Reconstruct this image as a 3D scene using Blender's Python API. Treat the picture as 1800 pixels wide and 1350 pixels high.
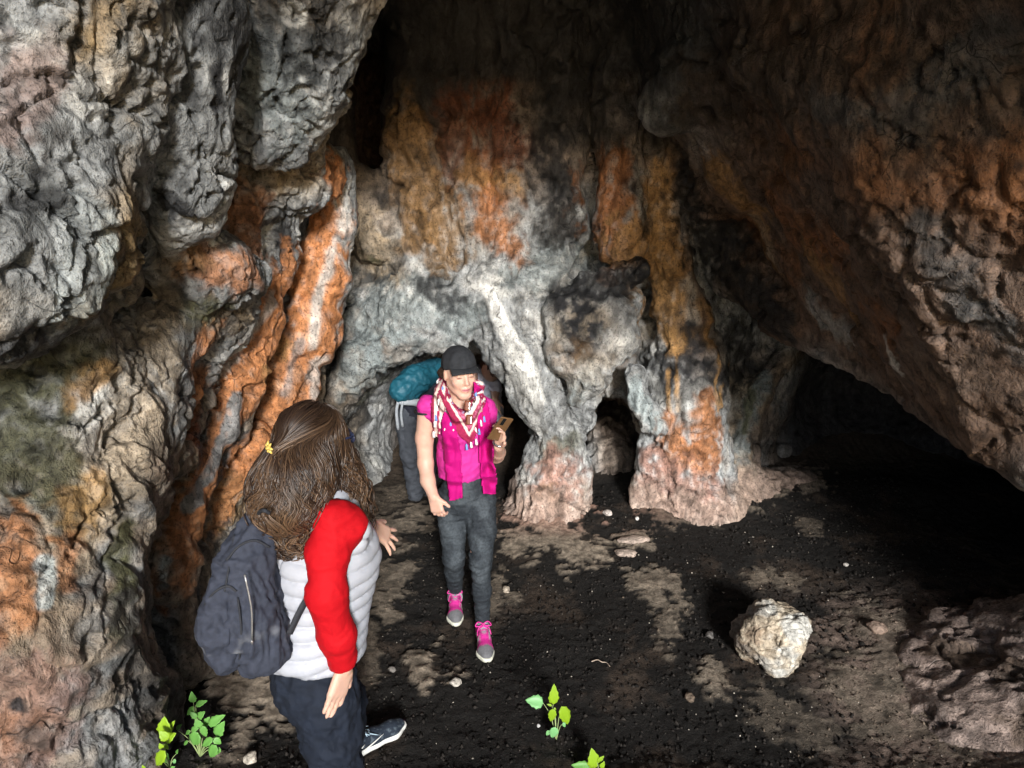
import bpy, math, random, time
import numpy as np
from mathutils import Vector, Matrix
from mathutils.bvhtree import BVHTree

T0 = time.time()
scene = bpy.context.scene
for _o in list(bpy.data.objects):
    bpy.data.objects.remove(_o, do_unlink=True)
COL = scene.collection

# ------------------------------------------------------------------ camera
FPX = 1352.0                       # focal length in pixels of the 1800 px wide photograph
PITCH = math.radians(18.0)
EYE = np.array([0.0, 0.0, 2.7])
_cam = bpy.data.cameras.new('camera')
_cam.sensor_width = 36.0
_cam.lens = FPX / 1800.0 * 36.0
_cam.clip_start = 0.05
_cam.clip_end = 500.0
camera = bpy.data.objects.new('camera', _cam)
COL.objects.link(camera)
camera.location = EYE
camera.rotation_euler = (math.pi / 2 - PITCH, 0, 0)
scene.camera = camera

# ------------------------------------------------------------------ daylight through the cave mouth
SUN_ELEV, SUN_AZ = math.radians(22.0), math.radians(10.0)
world = bpy.data.worlds.new('World')
scene.world = world
world.use_nodes = True
_nt = world.node_tree
_sky = _nt.nodes.new('ShaderNodeTexSky')
_sky.sky_type = 'NISHITA'
_sky.sun_disc = False
_sky.sun_elevation = SUN_ELEV
# sun stands behind the camera, a little to the right
_travel = Vector((-math.sin(SUN_AZ) * math.cos(SUN_ELEV), math.cos(SUN_AZ) * math.cos(SUN_ELEV), -math.sin(SUN_ELEV)))
_sky.sun_rotation = math.pi - SUN_AZ
_bg = _nt.nodes['Background']
_bg.inputs['Strength'].default_value = 0.065
_nt.links.new(_sky.outputs['Color'], _bg.inputs['Color'])

_sl = bpy.data.lights.new('sun', 'SUN')
_sl.energy = 2.3
_sl.angle = math.radians(9.0)
_sl.color = (1.0, 0.985, 0.965)
sun = bpy.data.objects.new('sun', _sl)
COL.objects.link(sun)
sun.location = (3, -6, 6)
sun.rotation_euler = _travel.to_track_quat('-Z', 'Y').to_euler()

scene.view_settings.view_transform = 'Standard'
scene.view_settings.look = 'None'
scene.view_settings.gamma = 1.0
scene.view_settings.use_curve_mapping = False
scene.view_settings.exposure = 1.45

scene.render.engine = 'CYCLES'
scene.cycles.use_denoising = True
scene.cycles.use_adaptive_sampling = True
scene.cycles.adaptive_threshold = 0.03
scene.cycles.max_bounces = 6
scene.cycles.diffuse_bounces = 4
scene.cycles.sample_clamp_indirect = 4.0

# ------------------------------------------------------------------ pixel helpers (photograph pixel + depth -> place in the cave)
_CP, _SP = math.cos(PITCH), math.sin(PITCH)
def ray(px, py):
    u, v = (px - 900.0) / FPX, (675.0 - py) / FPX
    return np.array([u, _CP + v * _SP, -_SP + v * _CP])
def at(px, py, Y):
    d = ray(px, py)
    return EYE + d * (Y / d[1])
def atr(px, py, Y, r):
    """place and metric radius of a blob r photo pixels in size"""
    d = ray(px, py)
    t = Y / d[1]
    p = EYE + d * t
    return np.array([p[0], p[1], p[2], r * t / FPX])
def ground(px, py, z=0.0):
    d = ray(px, py)
    return EYE + d * ((z - EYE[2]) / d[2])

# ------------------------------------------------------------------ noise (vectorised gradient noise)
_rs = np.random.RandomState(7)
_PERM = np.concatenate([_rs.permutation(256)] * 3).astype(np.int32)
_GR = _rs.normal(size=(256, 3)).astype(np.float32)
_GR /= np.linalg.norm(_GR, axis=1, keepdims=True)
def perlin(p, seed=0):
    p = np.asarray(p, np.float32) + np.float32(seed * 17.37)
    i = np.floor(p).astype(np.int32)
    f = p - i
    i &= 255
    w = f * f * f * (f * (f * 6 - 15) + 10)
    ix, iy, iz = i[:, 0], i[:, 1], i[:, 2]
    def corner(a, b, c):
        h = _PERM[_PERM[_PERM[(ix + a) & 255] + ((iy + b) & 255)] + ((iz + c) & 255)]
        g = _GR[h]
        return g[:, 0] * (f[:, 0] - a) + g[:, 1] * (f[:, 1] - b) + g[:, 2] * (f[:, 2] - c)
    def lerp(a, b, t): return a + (b - a) * t
    x00 = lerp(corner(0, 0, 0), corner(1, 0, 0), w[:, 0])
    x10 = lerp(corner(0, 1, 0), corner(1, 1, 0), w[:, 0])
    x01 = lerp(corner(0, 0, 1), corner(1, 0, 1), w[:, 0])
    x11 = lerp(corner(0, 1, 1), corner(1, 1, 1), w[:, 0])
    return lerp(lerp(x00, x10, w[:, 1]), lerp(x01, x11, w[:, 1]), w[:, 2]) * 1.6
def fbm(p, octaves=4, seed=0, gain=0.5):
    s, a = 0, 1.0
    p = np.asarray(p, np.float32)
    for k in range(octaves):
        s = s + a * perlin(p * (2.03 ** k), seed + k * 3)
        a *= gain
    return s
def ridged(p, octaves=3, seed=0):
    s, a = 0, 1.0
    p = np.asarray(p, np.float32)
    for k in range(octaves):
        s = s + a * (1 - np.abs(perlin(p * (2.1 ** k), seed + k * 5)) * 2)
        a *= 0.5
    return s
_JT = _rs.uniform(0.1, 0.9, size=(256, 3)).astype(np.float32)
def facets(p, seed=0):
    """broken-rock planes: each cell is a plane of its own tilt; also the distance to the nearest break"""
    p = np.asarray(p, np.float32) + np.float32(seed * 11.3)
    i = np.floor(p).astype(np.int32)
    f1 = np.full(len(p), 9.0, np.float32); f2 = f1.copy(); val = np.zeros(len(p), np.float32)
    for a in (-1, 0, 1):
        for b in (-1, 0, 1):
            for c in (-1, 0, 1):
                j = i + np.array([a, b, c], np.int32)
                h = _PERM[_PERM[_PERM[j[:, 0] & 255] + (j[:, 1] & 255)] + (j[:, 2] & 255)]
                e = p - j - _JT[h]
                d = (e * e).sum(1)
                m = d < f1
                f2 = np.where(m, f1, np.minimum(f2, d)); f1 = np.where(m, d, f1)
                val = np.where(m, (e * _GR[h]).sum(1), val)
    return val, np.sqrt(f2) - np.sqrt(f1)
def sstep(a, b, x):
    t = np.clip((x - a) / (b - a), 0, 1)
    return t * t * (3 - 2 * t)

# ------------------------------------------------------------------ solid fields and their surfaces
class Field:
    """signed distance on a grid; negative inside the solid"""
    def __init__(self, lo, hi, h, fill=1.0):
        self.lo = np.array(lo, np.float64); self.h = h
        self.n = np.ceil((np.array(hi) - self.lo) / h).astype(int) + 1
        self.v = np.full(self.n, fill, np.float32)
        self.ax = [(self.lo[k] + h * np.arange(self.n[k])).astype(np.float32) for k in range(3)]
    def sub(self, lo, hi):
        a = np.clip(np.floor((np.array(lo) - self.lo) / self.h).astype(int), 0, self.n)
        b = np.clip(np.ceil((np.array(hi) - self.lo) / self.h).astype(int) + 1, 0, self.n)
        if (b <= a).any(): return None
        s = tuple(slice(a[k], b[k]) for k in range(3))
        X = self.ax[0][s[0]][:, None, None]; Y = self.ax[1][s[1]][None, :, None]; Z = self.ax[2][s[2]][None, None, :]
        return s, X, Y, Z
    def put(self, s, d, k, carve=False):
        v = self.v[s]
        if carve: d = -d
        if k <= 0:
            v[...] = np.maximum(v, d) if carve else np.minimum(v, d)
            return
        hh = np.clip(0.5 + (0.5 / k) * ((v - d) if carve else (d - v)), 0, 1)
        if carve: v[...] = d + (v - d) * hh + k * hh * (1 - hh)
        else: v[...] = d + (v - d) * hh - k * hh * (1 - hh)
    def cone(self, a, b, k=0.05, carve=False, pad=None):
        """round cone between (x,y,z,r) a and b"""
        a = np.asarray(a, np.float32); b = np.asarray(b, np.float32)
        m = max(a[3], b[3]) + max(3 * k, 4 * self.h) if pad is None else pad
        g = self.sub(np.minimum(a[:3], b[:3]) - m, np.maximum(a[:3], b[:3]) + m)
        if g is None: return
        s, X, Y, Z = g
        ba = b[:3] - a[:3]; l2 = float((ba * ba).sum()) + 1e-9
        t = np.clip(((X - a[0]) * ba[0] + (Y - a[1]) * ba[1] + (Z - a[2]) * ba[2]) / l2, 0, 1)
        d = np.sqrt((X - a[0] - t * ba[0]) ** 2 + (Y - a[1] - t * ba[1]) ** 2 + (Z - a[2] - t * ba[2]) ** 2) - (a[3] + t * (b[3] - a[3]))
        self.put(s, d, k, carve)
    def chain(self, pts, k=0.05, carve=False):
        if len(pts) == 1: self.cone(pts[0], pts[0], k, carve)
        for a, b in zip(pts, pts[1:]): self.cone(a, b, k, carve)
    def ellipsoid(self, c, r, k=0.05, carve=False, rot=None):
        c = np.asarray(c, np.float32); r = np.asarray(r, np.float32)
        m = float(r.max()) + max(3 * k, 4 * self.h)
        g = self.sub(c - m, c + m)
        if g is None: return
        s, X, Y, Z = g
        X = X - c[0]; Y = Y - c[1]; Z = Z - c[2]
        if rot is not None:
            R = np.array(rot, np.float32)          # columns are the ellipsoid's axes
            X, Y, Z = (X * R[0, 0] + Y * R[1, 0] + Z * R[2, 0], X * R[0, 1] + Y * R[1, 1] + Z * R[2, 1], X * R[0, 2] + Y * R[1, 2] + Z * R[2, 2])
        k0 = np.sqrt((X / r[0]) ** 2 + (Y / r[1]) ** 2 + (Z / r[2]) ** 2)
        k1 = np.sqrt((X / r[0] ** 2) ** 2 + (Y / r[1] ** 2) ** 2 + (Z / r[2] ** 2) ** 2) + 1e-6
        self.put(s, k0 * (k0 - 1) / k1, k, carve)
    def box(self, c, half, rad=0.01, k=0.0, carve=False, rot=None):
        c = np.asarray(c, np.float32); half = np.asarray(half, np.float32)
        m = float(np.linalg.norm(half)) + max(3 * k, 4 * self.h)
        g = self.sub(c - m, c + m)
        if g is None: return
        s, X, Y, Z = g
        X = X - c[0]; Y = Y - c[1]; Z = Z - c[2]
        if rot is not None:
            R = np.array(rot, np.float32)
            X, Y, Z = (X * R[0, 0] + Y * R[1, 0] + Z * R[2, 0], X * R[0, 1] + Y * R[1, 1] + Z * R[2, 1], X * R[0, 2] + Y * R[1, 2] + Z * R[2, 2])
        qx = np.abs(X) - half[0] + rad; qy = np.abs(Y) - half[1] + rad; qz = np.abs(Z) - half[2] + rad
        d = np.sqrt(np.maximum(qx, 0) ** 2 + np.maximum(qy, 0) ** 2 + np.maximum(qz, 0) ** 2) + np.minimum(np.maximum(qx, np.maximum(qy, qz)), 0) - rad
        self.put(s, d, k, carve)
    def grid(self):
        return self.ax[0][:, None, None], self.ax[1][None, :, None], self.ax[2][None, None, :]
    def sample(self, P):
        q = (P - self.lo) / self.h
        q = np.clip(q, 0, self.n - 1.001)
        i = q.astype(int); f = (q - i).astype(np.float32)
        v = self.v
        x, y, z = i.T; fx, fy, fz = f.T
        c = lambda a, b, cc: v[x + a, y + b, z + cc]
        return (((c(0,0,0) * (1 - fx) + c(1,0,0) * fx) * (1 - fy) + (c(0,1,0) * (1 - fx) + c(1,1,0) * fx) * fy) * (1 - fz)
              + ((c(0,0,1) * (1 - fx) + c(1,0,1) * fx) * (1 - fy) + (c(0,1,1) * (1 - fx) + c(1,1,1) * fx) * fy) * fz)
    def surface(self):
        """surface nets: vertices and quads, outward facing"""
        v = self.v; n = self.n
        ins = v < 0
        c = ins[:-1, :-1, :-1].astype(np.int8)
        for dx in (0, 1):
            for dy in (0, 1):
                for dz in (0, 1):
                    if dx or dy or dz:
                        c += ins[dx:n[0] - 1 + dx, dy:n[1] - 1 + dy, dz:n[2] - 1 + dz]
        act = np.argwhere((c > 0) & (c < 8))
        idx = np.full(n - 1, -1, np.int32)
        x, y, z = act.T
        idx[x, y, z] = np.arange(len(act), dtype=np.int32)
        acc = np.zeros((len(act), 3), np.float32); cnt = np.zeros(len(act), np.float32)
        cor = [(a, b, cc) for a in (0, 1) for b in (0, 1) for cc in (0, 1)]
        for p in cor:
            for k in range(3):
                if p[k]: continue
                q = list(p); q[k] = 1
                v0 = v[x + p[0], y + p[1], z + p[2]]; v1 = v[x + q[0], y + q[1], z + q[2]]
                m = (v0 < 0) != (v1 < 0)
                t = np.where(m, v0 / np.where(m, v0 - v1, 1), 0)
                for j in range(3):
                    acc[:, j] += np.where(m, p[j] + (t if j == k else 0), 0)
                cnt += m
        V = (act + acc / cnt[:, None]) * self.h + self.lo
        Q = []
        for k in range(3):
            o = [0, 1, 2]; o.remove(k); a, b = o
            s0 = [slice(None)] * 3; s1 = [slice(None)] * 3
            s0[k] = slice(0, -1); s1[k] = slice(1, None)
            i0 = ins[tuple(s0)]; i1 = ins[tuple(s1)]
            e = np.argwhere(i0 != i1)
            ok = (e[:, a] > 0) & (e[:, b] > 0) & (e[:, a] < n[a] - 1) & (e[:, b] < n[b] - 1)
            e = e[ok]
            flip = i0[tuple(e.T)]
            def cell(da, db):
                g = e.copy(); g[:, a] -= da; g[:, b] -= db
                return idx[tuple(g.T)]
            q = np.stack([cell(1, 1), cell(0, 1), cell(0, 0), cell(1, 0)], 1)
            if k == 1: flip = ~flip
            q[~flip] = q[~flip][:, ::-1]
            Q.append(q)
        return V.astype(np.float64), np.concatenate(Q)

def vnormals(V, Q):
    a = V[Q[:, 2]] - V[Q[:, 0]]; b = V[Q[:, 3 if Q.shape[1] == 4 else 1]] - V[Q[:, 1 if Q.shape[1] == 4 else 0]]
    fn = np.cross(a, b) if Q.shape[1] == 4 else np.cross(b, a)
    N = np.zeros_like(V)
    for k in range(Q.shape[1]):
        for j in range(3):
            N[:, j] += np.bincount(Q[:, k], fn[:, j], len(V))
    return N / (np.linalg.norm(N, axis=1, keepdims=True) + 1e-12)

def relax(V, Q, it=1, f=0.5):
    for _ in range(it):
        S = np.zeros_like(V); C = np.zeros(len(V))
        for k in range(4):
            for j in (1, 3):
                o = Q[:, (k + j) % 4]
                for c in range(3): S[:, c] += np.bincount(Q[:, k], V[o, c], len(V))
                C += np.bincount(Q[:, k], minlength=len(V))
        V = V + f * (S / np.maximum(C, 1)[:, None] - V) * (C > 0)[:, None]
    return V

def subdivide(V, Q):
    e = np.concatenate([Q[:, [k, (k + 1) % 4]] for k in range(4)])
    e.sort(axis=1)
    key = e[:, 0].astype(np.int64) * len(V) + e[:, 1]
    u, inv = np.unique(key, return_inverse=True)
    ea, eb = u // len(V), u % len(V)
    nv = len(V); ne = len(u); nq = len(Q)
    W = np.concatenate([V, (V[ea] + V[eb]) / 2, V[Q].mean(1)])
    m = (nv + inv).reshape(4, nq)
    c = nv + ne + np.arange(nq)
    return W, np.concatenate([np.stack([Q[:, k], m[k], c, m[(k + 3) % 4]], 1) for k in range(4)])

def refine(V, Q, mask):
    """subdivide the masked quads only; also returns which new points sit on the border and between which two"""
    e_f = np.concatenate([Q[mask][:, [k, (k + 1) % 4]] for k in range(4)]); e_f.sort(axis=1)
    e_c = np.concatenate([Q[~mask][:, [k, (k + 1) % 4]] for k in range(4)]); e_c.sort(axis=1)
    nv = len(V)
    kf = np.unique(e_f[:, 0].astype(np.int64) * nv + e_f[:, 1]); kc = e_c[:, 0].astype(np.int64) * nv + e_c[:, 1]
    W, R = subdivide(V, Q[mask])
    on = np.isin(kf, kc)
    mid = nv + np.nonzero(on)[0]
    return W, np.concatenate([R, Q[~mask]]), (mid, kf[on] // nv, kf[on] % nv)

# ------------------------------------------------------------------ objects
def mesh_from(name, V, F, mat=None, smooth=True, col=None, attrs=None, normals=None):
    me = bpy.data.meshes.new(name)
    V = np.ascontiguousarray(V, np.float32)
    if isinstance(F, np.ndarray):
        nf, k = F.shape
        me.vertices.add(len(V)); me.vertices.foreach_set('co', V.ravel())
        me.loops.add(nf * k); me.loops.foreach_set('vertex_index', np.ascontiguousarray(F, np.int32).ravel())
        me.polygons.add(nf); me.polygons.foreach_set('loop_start', np.arange(0, nf * k, k, dtype=np.int32))
        me.update(calc_edges=True)
    else:
        me.from_pydata(V.tolist(), [], F)
    if smooth: me.polygons.foreach_set('use_smooth', np.ones(len(me.polygons), bool))
    if col is not None:
        at_ = me.color_attributes.new('tint', 'FLOAT_COLOR', 'POINT')
        c4 = np.ones((len(V), 4), np.float32); c4[:, :3] = col
        at_.data.foreach_set('color', c4.ravel())
    for k, a in (attrs or {}).items():
        t = me.attributes.new(k, 'FLOAT', 'POINT'); t.data.foreach_set('value', np.ascontiguousarray(a, np.float32))
    if mat: me.materials.append(mat)
    if normals is not None:
        me.normals_split_custom_set_from_vertices(np.ascontiguousarray(normals, np.float32))
    me.validate(clean_customdata=False)
    return me
def link(name, me, parent=None, loc=None):
    o = bpy.data.objects.new(name, me)
    COL.objects.link(o)
    if parent is not None: o.parent = parent
    if loc is not None: o.location = loc
    return o
def tag(o, label=None, cat=None, group=None, kind=None):
    if label: o['label'] = label
    if cat: o['category'] = cat
    if group: o['group'] = group
    if kind: o['kind'] = kind
    return o
def empty(name, loc, label=None, cat=None, group=None):
    o = bpy.data.objects.new(name, None)
    COL.objects.link(o)
    o.empty_display_size = 0.1
    o.location = loc
    return tag(o, label, cat, group)

def tube(points, radii, sides=6, cap=True):
    """verts and faces of a tapering tube along points"""
    P = np.asarray(points, float); n = len(P)
    R = np.broadcast_to(np.asarray(radii, float), (n,))
    T = np.gradient(P, axis=0); T /= np.linalg.norm(T, axis=1, keepdims=True) + 1e-12
    ref = np.array([0, 0, 1.0]) if abs(T[0][2]) < 0.9 else np.array([1.0, 0, 0])
    V = []
    u = np.cross(T[0], ref); u /= np.linalg.norm(u)
    for i in range(n):
        u = u - T[i] * (u @ T[i]); u /= np.linalg.norm(u) + 1e-12
        w = np.cross(T[i], u)
        for s in range(sides):
            a = 2 * math.pi * s / sides
            V.append(P[i] + R[i] * (math.cos(a) * u + math.sin(a) * w))
    F = []
    for i in range(n - 1):
        for s in range(sides):
            F.append((i * sides + s, i * sides + (s + 1) % sides, (i + 1) * sides + (s + 1) % sides, (i + 1) * sides + s))
    if cap:
        F.append(tuple(range(sides - 1, -1, -1))); F.append(tuple((n - 1) * sides + s for s in range(sides)))
    return V, F
def smooth_path(pts, n=24):
    """Catmull-Rom through the points"""
    P = np.asarray(pts, float)
    P = np.vstack([2 * P[0] - P[1], P, 2 * P[-1] - P[-2]])
    out = []
    m = len(P) - 3
    for t in np.linspace(0, m - 1e-6, n):
        i = int(t); f = t - i
        p0, p1, p2, p3 = P[i:i + 4]
        out.append(0.5 * (2 * p1 + (p2 - p0) * f + (2 * p0 - 5 * p1 + 4 * p2 - p3) * f * f + (3 * p1 - p0 - 3 * p2 + p3) * f ** 3))
    return np.array(out)
class Bag:
    """collects loose shapes of ONE part"""
    def __init__(self): self.V = []; self.F = []
    def add(self, V, F):
        o = len(self.V)
        self.V += [tuple(v) for v in V]; self.F += [tuple(i + o for i in f) for f in F]
        return self
    def tube(self, p, r, sides=6): return self.add(*tube(p, r, sides))
    def build(self, name, mat, parent=None, smooth=True):
        return link(name, mesh_from(name, np.array(self.V), self.F, mat, smooth), parent)

# ------------------------------------------------------------------ materials
def node(nt, kind, **inputs):
    n = nt.nodes.new(kind)
    for k, v in inputs.items():
        if k.startswith('_'): setattr(n, k[1:], v)
        else: n.inputs[k.replace('_', ' ')].default_value = v
    return n
def base_mat(name):
    m = bpy.data.materials.new(name); m.use_nodes = True
    nt = m.node_tree
    return m, nt, nt.nodes['Principled BSDF']
def simple_mat(name, color, rough=0.7, var=0.15, scale=40.0, bump=0.0, bump_scale=120.0, spec=0.4, bump_dist=0.004, metallic=0.0, sheen=0.0):
    m, nt, b = base_mat(name)
    L = nt.links.new
    tc = node(nt, 'ShaderNodeTexCoord')
    n1 = node(nt, 'ShaderNodeTexNoise', Scale=scale, Detail=4.0, Roughness=0.6)
    L(tc.outputs['Object'], n1.inputs['Vector'])
    rmp = node(nt, 'ShaderNodeMapRange', From_Min=0.3, From_Max=0.7, To_Min=1 - var, To_Max=1 + var)
    L(n1.outputs['Fac'], rmp.inputs['Value'])
    mul = node(nt, 'ShaderNodeVectorMath', _operation='SCALE')
    mul.inputs[0].default_value = color[:3]
    L(rmp.outputs['Result'], mul.inputs['Scale'])
    L(mul.outputs['Vector'], b.inputs['Base Color'])
    b.inputs['Roughness'].default_value = rough
    b.inputs['Specular IOR Level'].default_value = spec
    b.inputs['Metallic'].default_value = metallic
    if sheen: b.inputs['Sheen Weight'].default_value = sheen
    if bump:
        n2 = node(nt, 'ShaderNodeTexNoise', Scale=bump_scale, Detail=3.0)
        L(tc.outputs['Object'], n2.inputs['Vector'])
        bp = node(nt, 'ShaderNodeBump', Strength=bump, Distance=bump_dist)
        L(n2.outputs['Fac'], bp.inputs['Height']); L(bp.outputs['Normal'], b.inputs['Normal'])
    return m
def tint_mat(name, rough=0.75, var=0.12, scale=60.0, bump=0.3, bump_scale=300.0, bump_dist=0.002, spec=0.3, sss=0.0):
    """colour from the mesh's own 'tint' attribute (print, dye, skin tone), small procedural variation"""
    m, nt, b = base_mat(name)
    L = nt.links.new
    tc = node(nt, 'ShaderNodeTexCoord')
    a = node(nt, 'ShaderNodeVertexColor', _layer_name='tint')
    n1 = node(nt, 'ShaderNodeTexNoise', Scale=scale, Detail=4.0)
    L(tc.outputs['Object'], n1.inputs['Vector'])
    rmp = node(nt, 'ShaderNodeMapRange', From_Min=0.3, From_Max=0.7, To_Min=1 - var, To_Max=1 + var)
    L(n1.outputs['Fac'], rmp.inputs['Value'])
    mul = node(nt, 'ShaderNodeVectorMath', _operation='SCALE')
    L(a.outputs['Color'], mul.inputs[0]); L(rmp.outputs['Result'], mul.inputs['Scale'])
    L(mul.outputs['Vector'], b.inputs['Base Color'])
    b.inputs['Roughness'].default_value = rough
    b.inputs['Specular IOR Level'].default_value = spec
    if sss:
        b.inputs['Subsurface Weight'].default_value = sss
        b.inputs['Subsurface Radius'].default_value = (0.02, 0.008, 0.004)
        b.inputs['Subsurface Scale'].default_value = 0.3
    if bump:
        n2 = node(nt, 'ShaderNodeTexNoise', Scale=bump_scale, Detail=3.0)
        L(tc.outputs['Object'], n2.inputs['Vector'])
        bp = node(nt, 'ShaderNodeBump', Strength=bump, Distance=bump_dist)
        L(n2.outputs['Fac'], bp.inputs['Height']); L(bp.outputs['Normal'], b.inputs['Normal'])
    return m
# ================================================================== THE CAVE
# solid rock with the chamber, niches and tunnels hollowed out of it
CV = Field((-3.2, -1.3, -0.5), (4.7, 8.6, 5.6), 0.034)
X, Y, Z = CV.grid()
def smax2(a, b, k):
    h = np.clip(0.5 + (0.5 / k) * (a - b), 0, 1)
    return b + (a - b) * h + k * h * (1 - h)
# distance into rock beyond each bounding face of the chamber (negative = air)
left = (-1.67 + 0.10 * np.sin(Y * 1.7) + 0.06 * (Y - 3) + 0.25 * sstep(1.7, 3.2, Z) - 0.8 * sstep(1.5, -0.5, Y)) - X
back = Y - (5.55 + 0.28 * np.maximum(X - 0.9, 0) ** 1.3 + 0.10 * np.sin(X * 2.3 + 1) + 0.10 * sstep(2.3, 3.4, Z))
wid = 0.8 * np.maximum(3.2 - Y, 0)
rgt = X - (np.where(Z > 1.3, 2.12 - 0.62 * (np.minimum(Z, 2.5) - 1.3), 2.12 + 0.75 * sstep(1.5, 1.2, Z)) + wid)
ceil = Z - (4.92 - 2.15 * sstep(0.25, 1.35, X - 0.10 * (5.5 - Y)) * sstep(0.6, 2.3, Y) - 0.85 * sstep(3.0, 5.5, Y) + 0.2 * sstep(0, 1.5, Y))
flr = (-0.30 + 1.0 * sstep(1.2, -0.3, Y)) - Z
air = smax2(smax2(smax2(smax2(left, back, 0.35), ceil, 0.4), rgt, 0.12), flr, 0.05)
CV.v[...] = -air
del left, back, wid, rgt, ceil, flr, air
def C(*p): return [atr(*q) for q in p]

# --- hollows
CV.ellipsoid((3.10, 4.60, 0.45), (1.25, 1.75, 1.20), 0.10, True)                       # dark alcove on the right
CV.ellipsoid((3.0, 5.6, 0.45), (0.75, 0.9, 0.75), 0.10, True)
CV.chain(C((790, 775, 4.8, 165), (790, 772, 5.5, 158), (860, 780, 6.4, 150), (960, 800, 7.3, 150)), 0.06, True)   # the low arch
CV.chain(C((700, 800, 4.9, 120), (690, 800, 5.5, 95)), 0.08, True)
CV.chain(C((1000, 820, 6.9, 150), (1120, 820, 6.9, 110)), 0.08, True)
CV.chain(C((1078, 722, 4.8, 32), (1078, 730, 6.6, 40)), 0.03, True)                    # the small arch
CV.chain(C((1076, 780, 4.8, 44), (1076, 780, 6.8, 60)), 0.03, True)
CV.chain(C((1076, 850, 4.8, 50), (1076, 850, 6.8, 70)), 0.03, True)
CV.chain(C((648, 165, 4.9, 50), (648, 290, 5.0, 42)), 0.06, True)                      # black niche high up
CV.chain(C((652, 150, 5.2, 55), (690, 140, 6.8, 60)), 0.06, True); CV.chain(C((650, 215, 5.2, 50), (690, 210, 6.8, 60)), 0.06, True); CV.chain(C((648, 270, 5.2, 40), (690, 260, 6.6, 50)), 0.06, True)
CV.chain(C((640, 0, 5.4, 80), (650, 150, 5.8, 50)), 0.08, True)

# --- unseen rock blocks by the mouth, added to shade the right ceiling and slab
CV.box((3.0, 0.5, 4.65), (1.65, 0.75, 1.05), 0.3, 0.2)
CV.box((4.75, 0.6, 2.5), (1.65, 0.8, 3.0), 0.3, 0.2); CV.box((4.0, 0.6, 4.0), (1.40, 0.6, 1.45), 0.25, 0.2)

# --- left wall: hanging lobes, from the mouth inwards
for pts, k in (
    (C((-120, 440, 2.15, 240), (20, 340, 2.4, 205), (50, 120, 2.6, 230), (40, -160, 2.6, 300)), 0.10),
    (C((150, 420, 2.55, 80), (120, 300, 2.55, 110)), 0.08),
    (C((285, 20, 2.95, 150), (285, 200, 2.95, 128), (318, 310, 2.95, 98)), 0.05),
    (C((340, 370, 3.0, 58), (300, 385, 3.0, 60)), 0.05),
    (C((510, -120, 3.6, 190), (480, 90, 3.6, 130), (470, 190, 3.65, 105)), 0.06),
    (C((555, 170, 3.9, 60), (520, 250, 3.95, 45)), 0.06),
    (C((-40, 545, 2.55, 100), (110, 520, 2.7, 75), (205, 490, 2.85, 52)), 0.05),
    (C((290, 455, 3.15, 60), (375, 470, 3.30, 62), (430, 480, 3.55, 50)), 0.14),
    (C((430, 330, 3.9, 70), (500, 310, 4.1, 75), (560, 300, 4.3, 55)), 0.10),
    (C((590, 290, 4.55, 38), (592, 390, 4.55, 42), (560, 480, 4.5, 55), (525, 580, 4.45, 62), (490, 690, 4.35, 60), (470, 800, 4.3, 55)), 0.06),   # orange slab
    (C((570, 500, 4.75, 30), (545, 620, 4.7, 30), (535, 700, 4.7, 30)), 0.05),
    (C((500, 400, 4.15, 38), (470, 470, 4.05, 42), (435, 560, 3.9, 40), (400, 640, 3.75, 38)), 0.05),
    (C((420, 420, 3.8, 45), (400, 520, 3.65, 40), (375, 600, 3.6, 42)), 0.06),
    (C((365, 620, 3.55, 34), (345, 700, 3.5, 34), (318, 770, 3.45, 30)), 0.035),
    (C((405, 680, 3.7, 26), (388, 745, 3.65, 26), (355, 825, 3.5, 26), (322, 900, 3.4, 34), (306, 980, 3.3, 40), (302, 1070, 3.25, 40), (330, 1150, 3.3, 50)), 0.03),
    (C((424, 700, 3.85, 20), (410, 770, 3.8, 19), (375, 840, 3.7, 17), (345, 880, 3.6, 15)), 0.02),
    (C((440, 780, 4.0, 32), (400, 880, 3.9, 36), (385, 980, 3.85, 36), (400, 1080, 3.85, 60)), 0.04),
    (C((470, 860, 4.2, 60), (440, 1000, 4.15, 70)), 0.06),
    (C((95, 690, 2.75, 150), (100, 860, 2.6, 150), (30, 1060, 2.35, 190), (60, 1280, 2.35, 220)), 0.12),      # near mass, lower left
    (C((245, 620, 3.05, 75), (235, 740, 2.95, 70), (190, 880, 2.8, 70), (150, 980, 2.75, 60)), 0.06),
    (C((215, 1050, 2.85, 34), (205, 1140, 2.8, 42), (240, 1230, 2.85, 60), (255, 1340, 2.85, 70)), 0.035),
    (C((285, 590, 3.15, 55), (345, 570, 3.4, 50), (400, 560, 3.6, 40)), 0.10),
    (C((285, 700, 3.12, 45), (325, 680, 3.35, 38)), 0.08),
    (C((275, 800, 3.08, 42), (310, 790, 3.3, 32), (335, 830, 3.45, 24)), 0.08),
    (C((440, 560, 3.95, 50), (400, 700, 3.75, 40)), 0.08),
    (C((262, 880, 3.0, 22), (225, 980, 2.9, 26), (228, 1080, 2.9, 26)), 0.025),
    (C((150, 1200, 2.6, 60), (190, 1320, 2.65, 80)), 0.05)):
    CV.chain(pts, k)
CV.chain(C((262, 960, 3.05, 20), (258, 1060, 3.02, 22), (285, 1165, 3.05, 20)), 0.03, True)                # black fissure
CV.chain(C((350, 860, 3.7, 14), (345, 960, 3.55, 18), (350, 1060, 3.5, 18)), 0.03, True)
CV.chain(C((372, 110, 3.2, 14), (378, 160, 3.2, 17), (392, 205, 3.2, 12)), 0.02, True)
CV.chain(C((415, 290, 3.5, 14), (420, 310, 3.6, 20)), 0.03, True)

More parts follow.
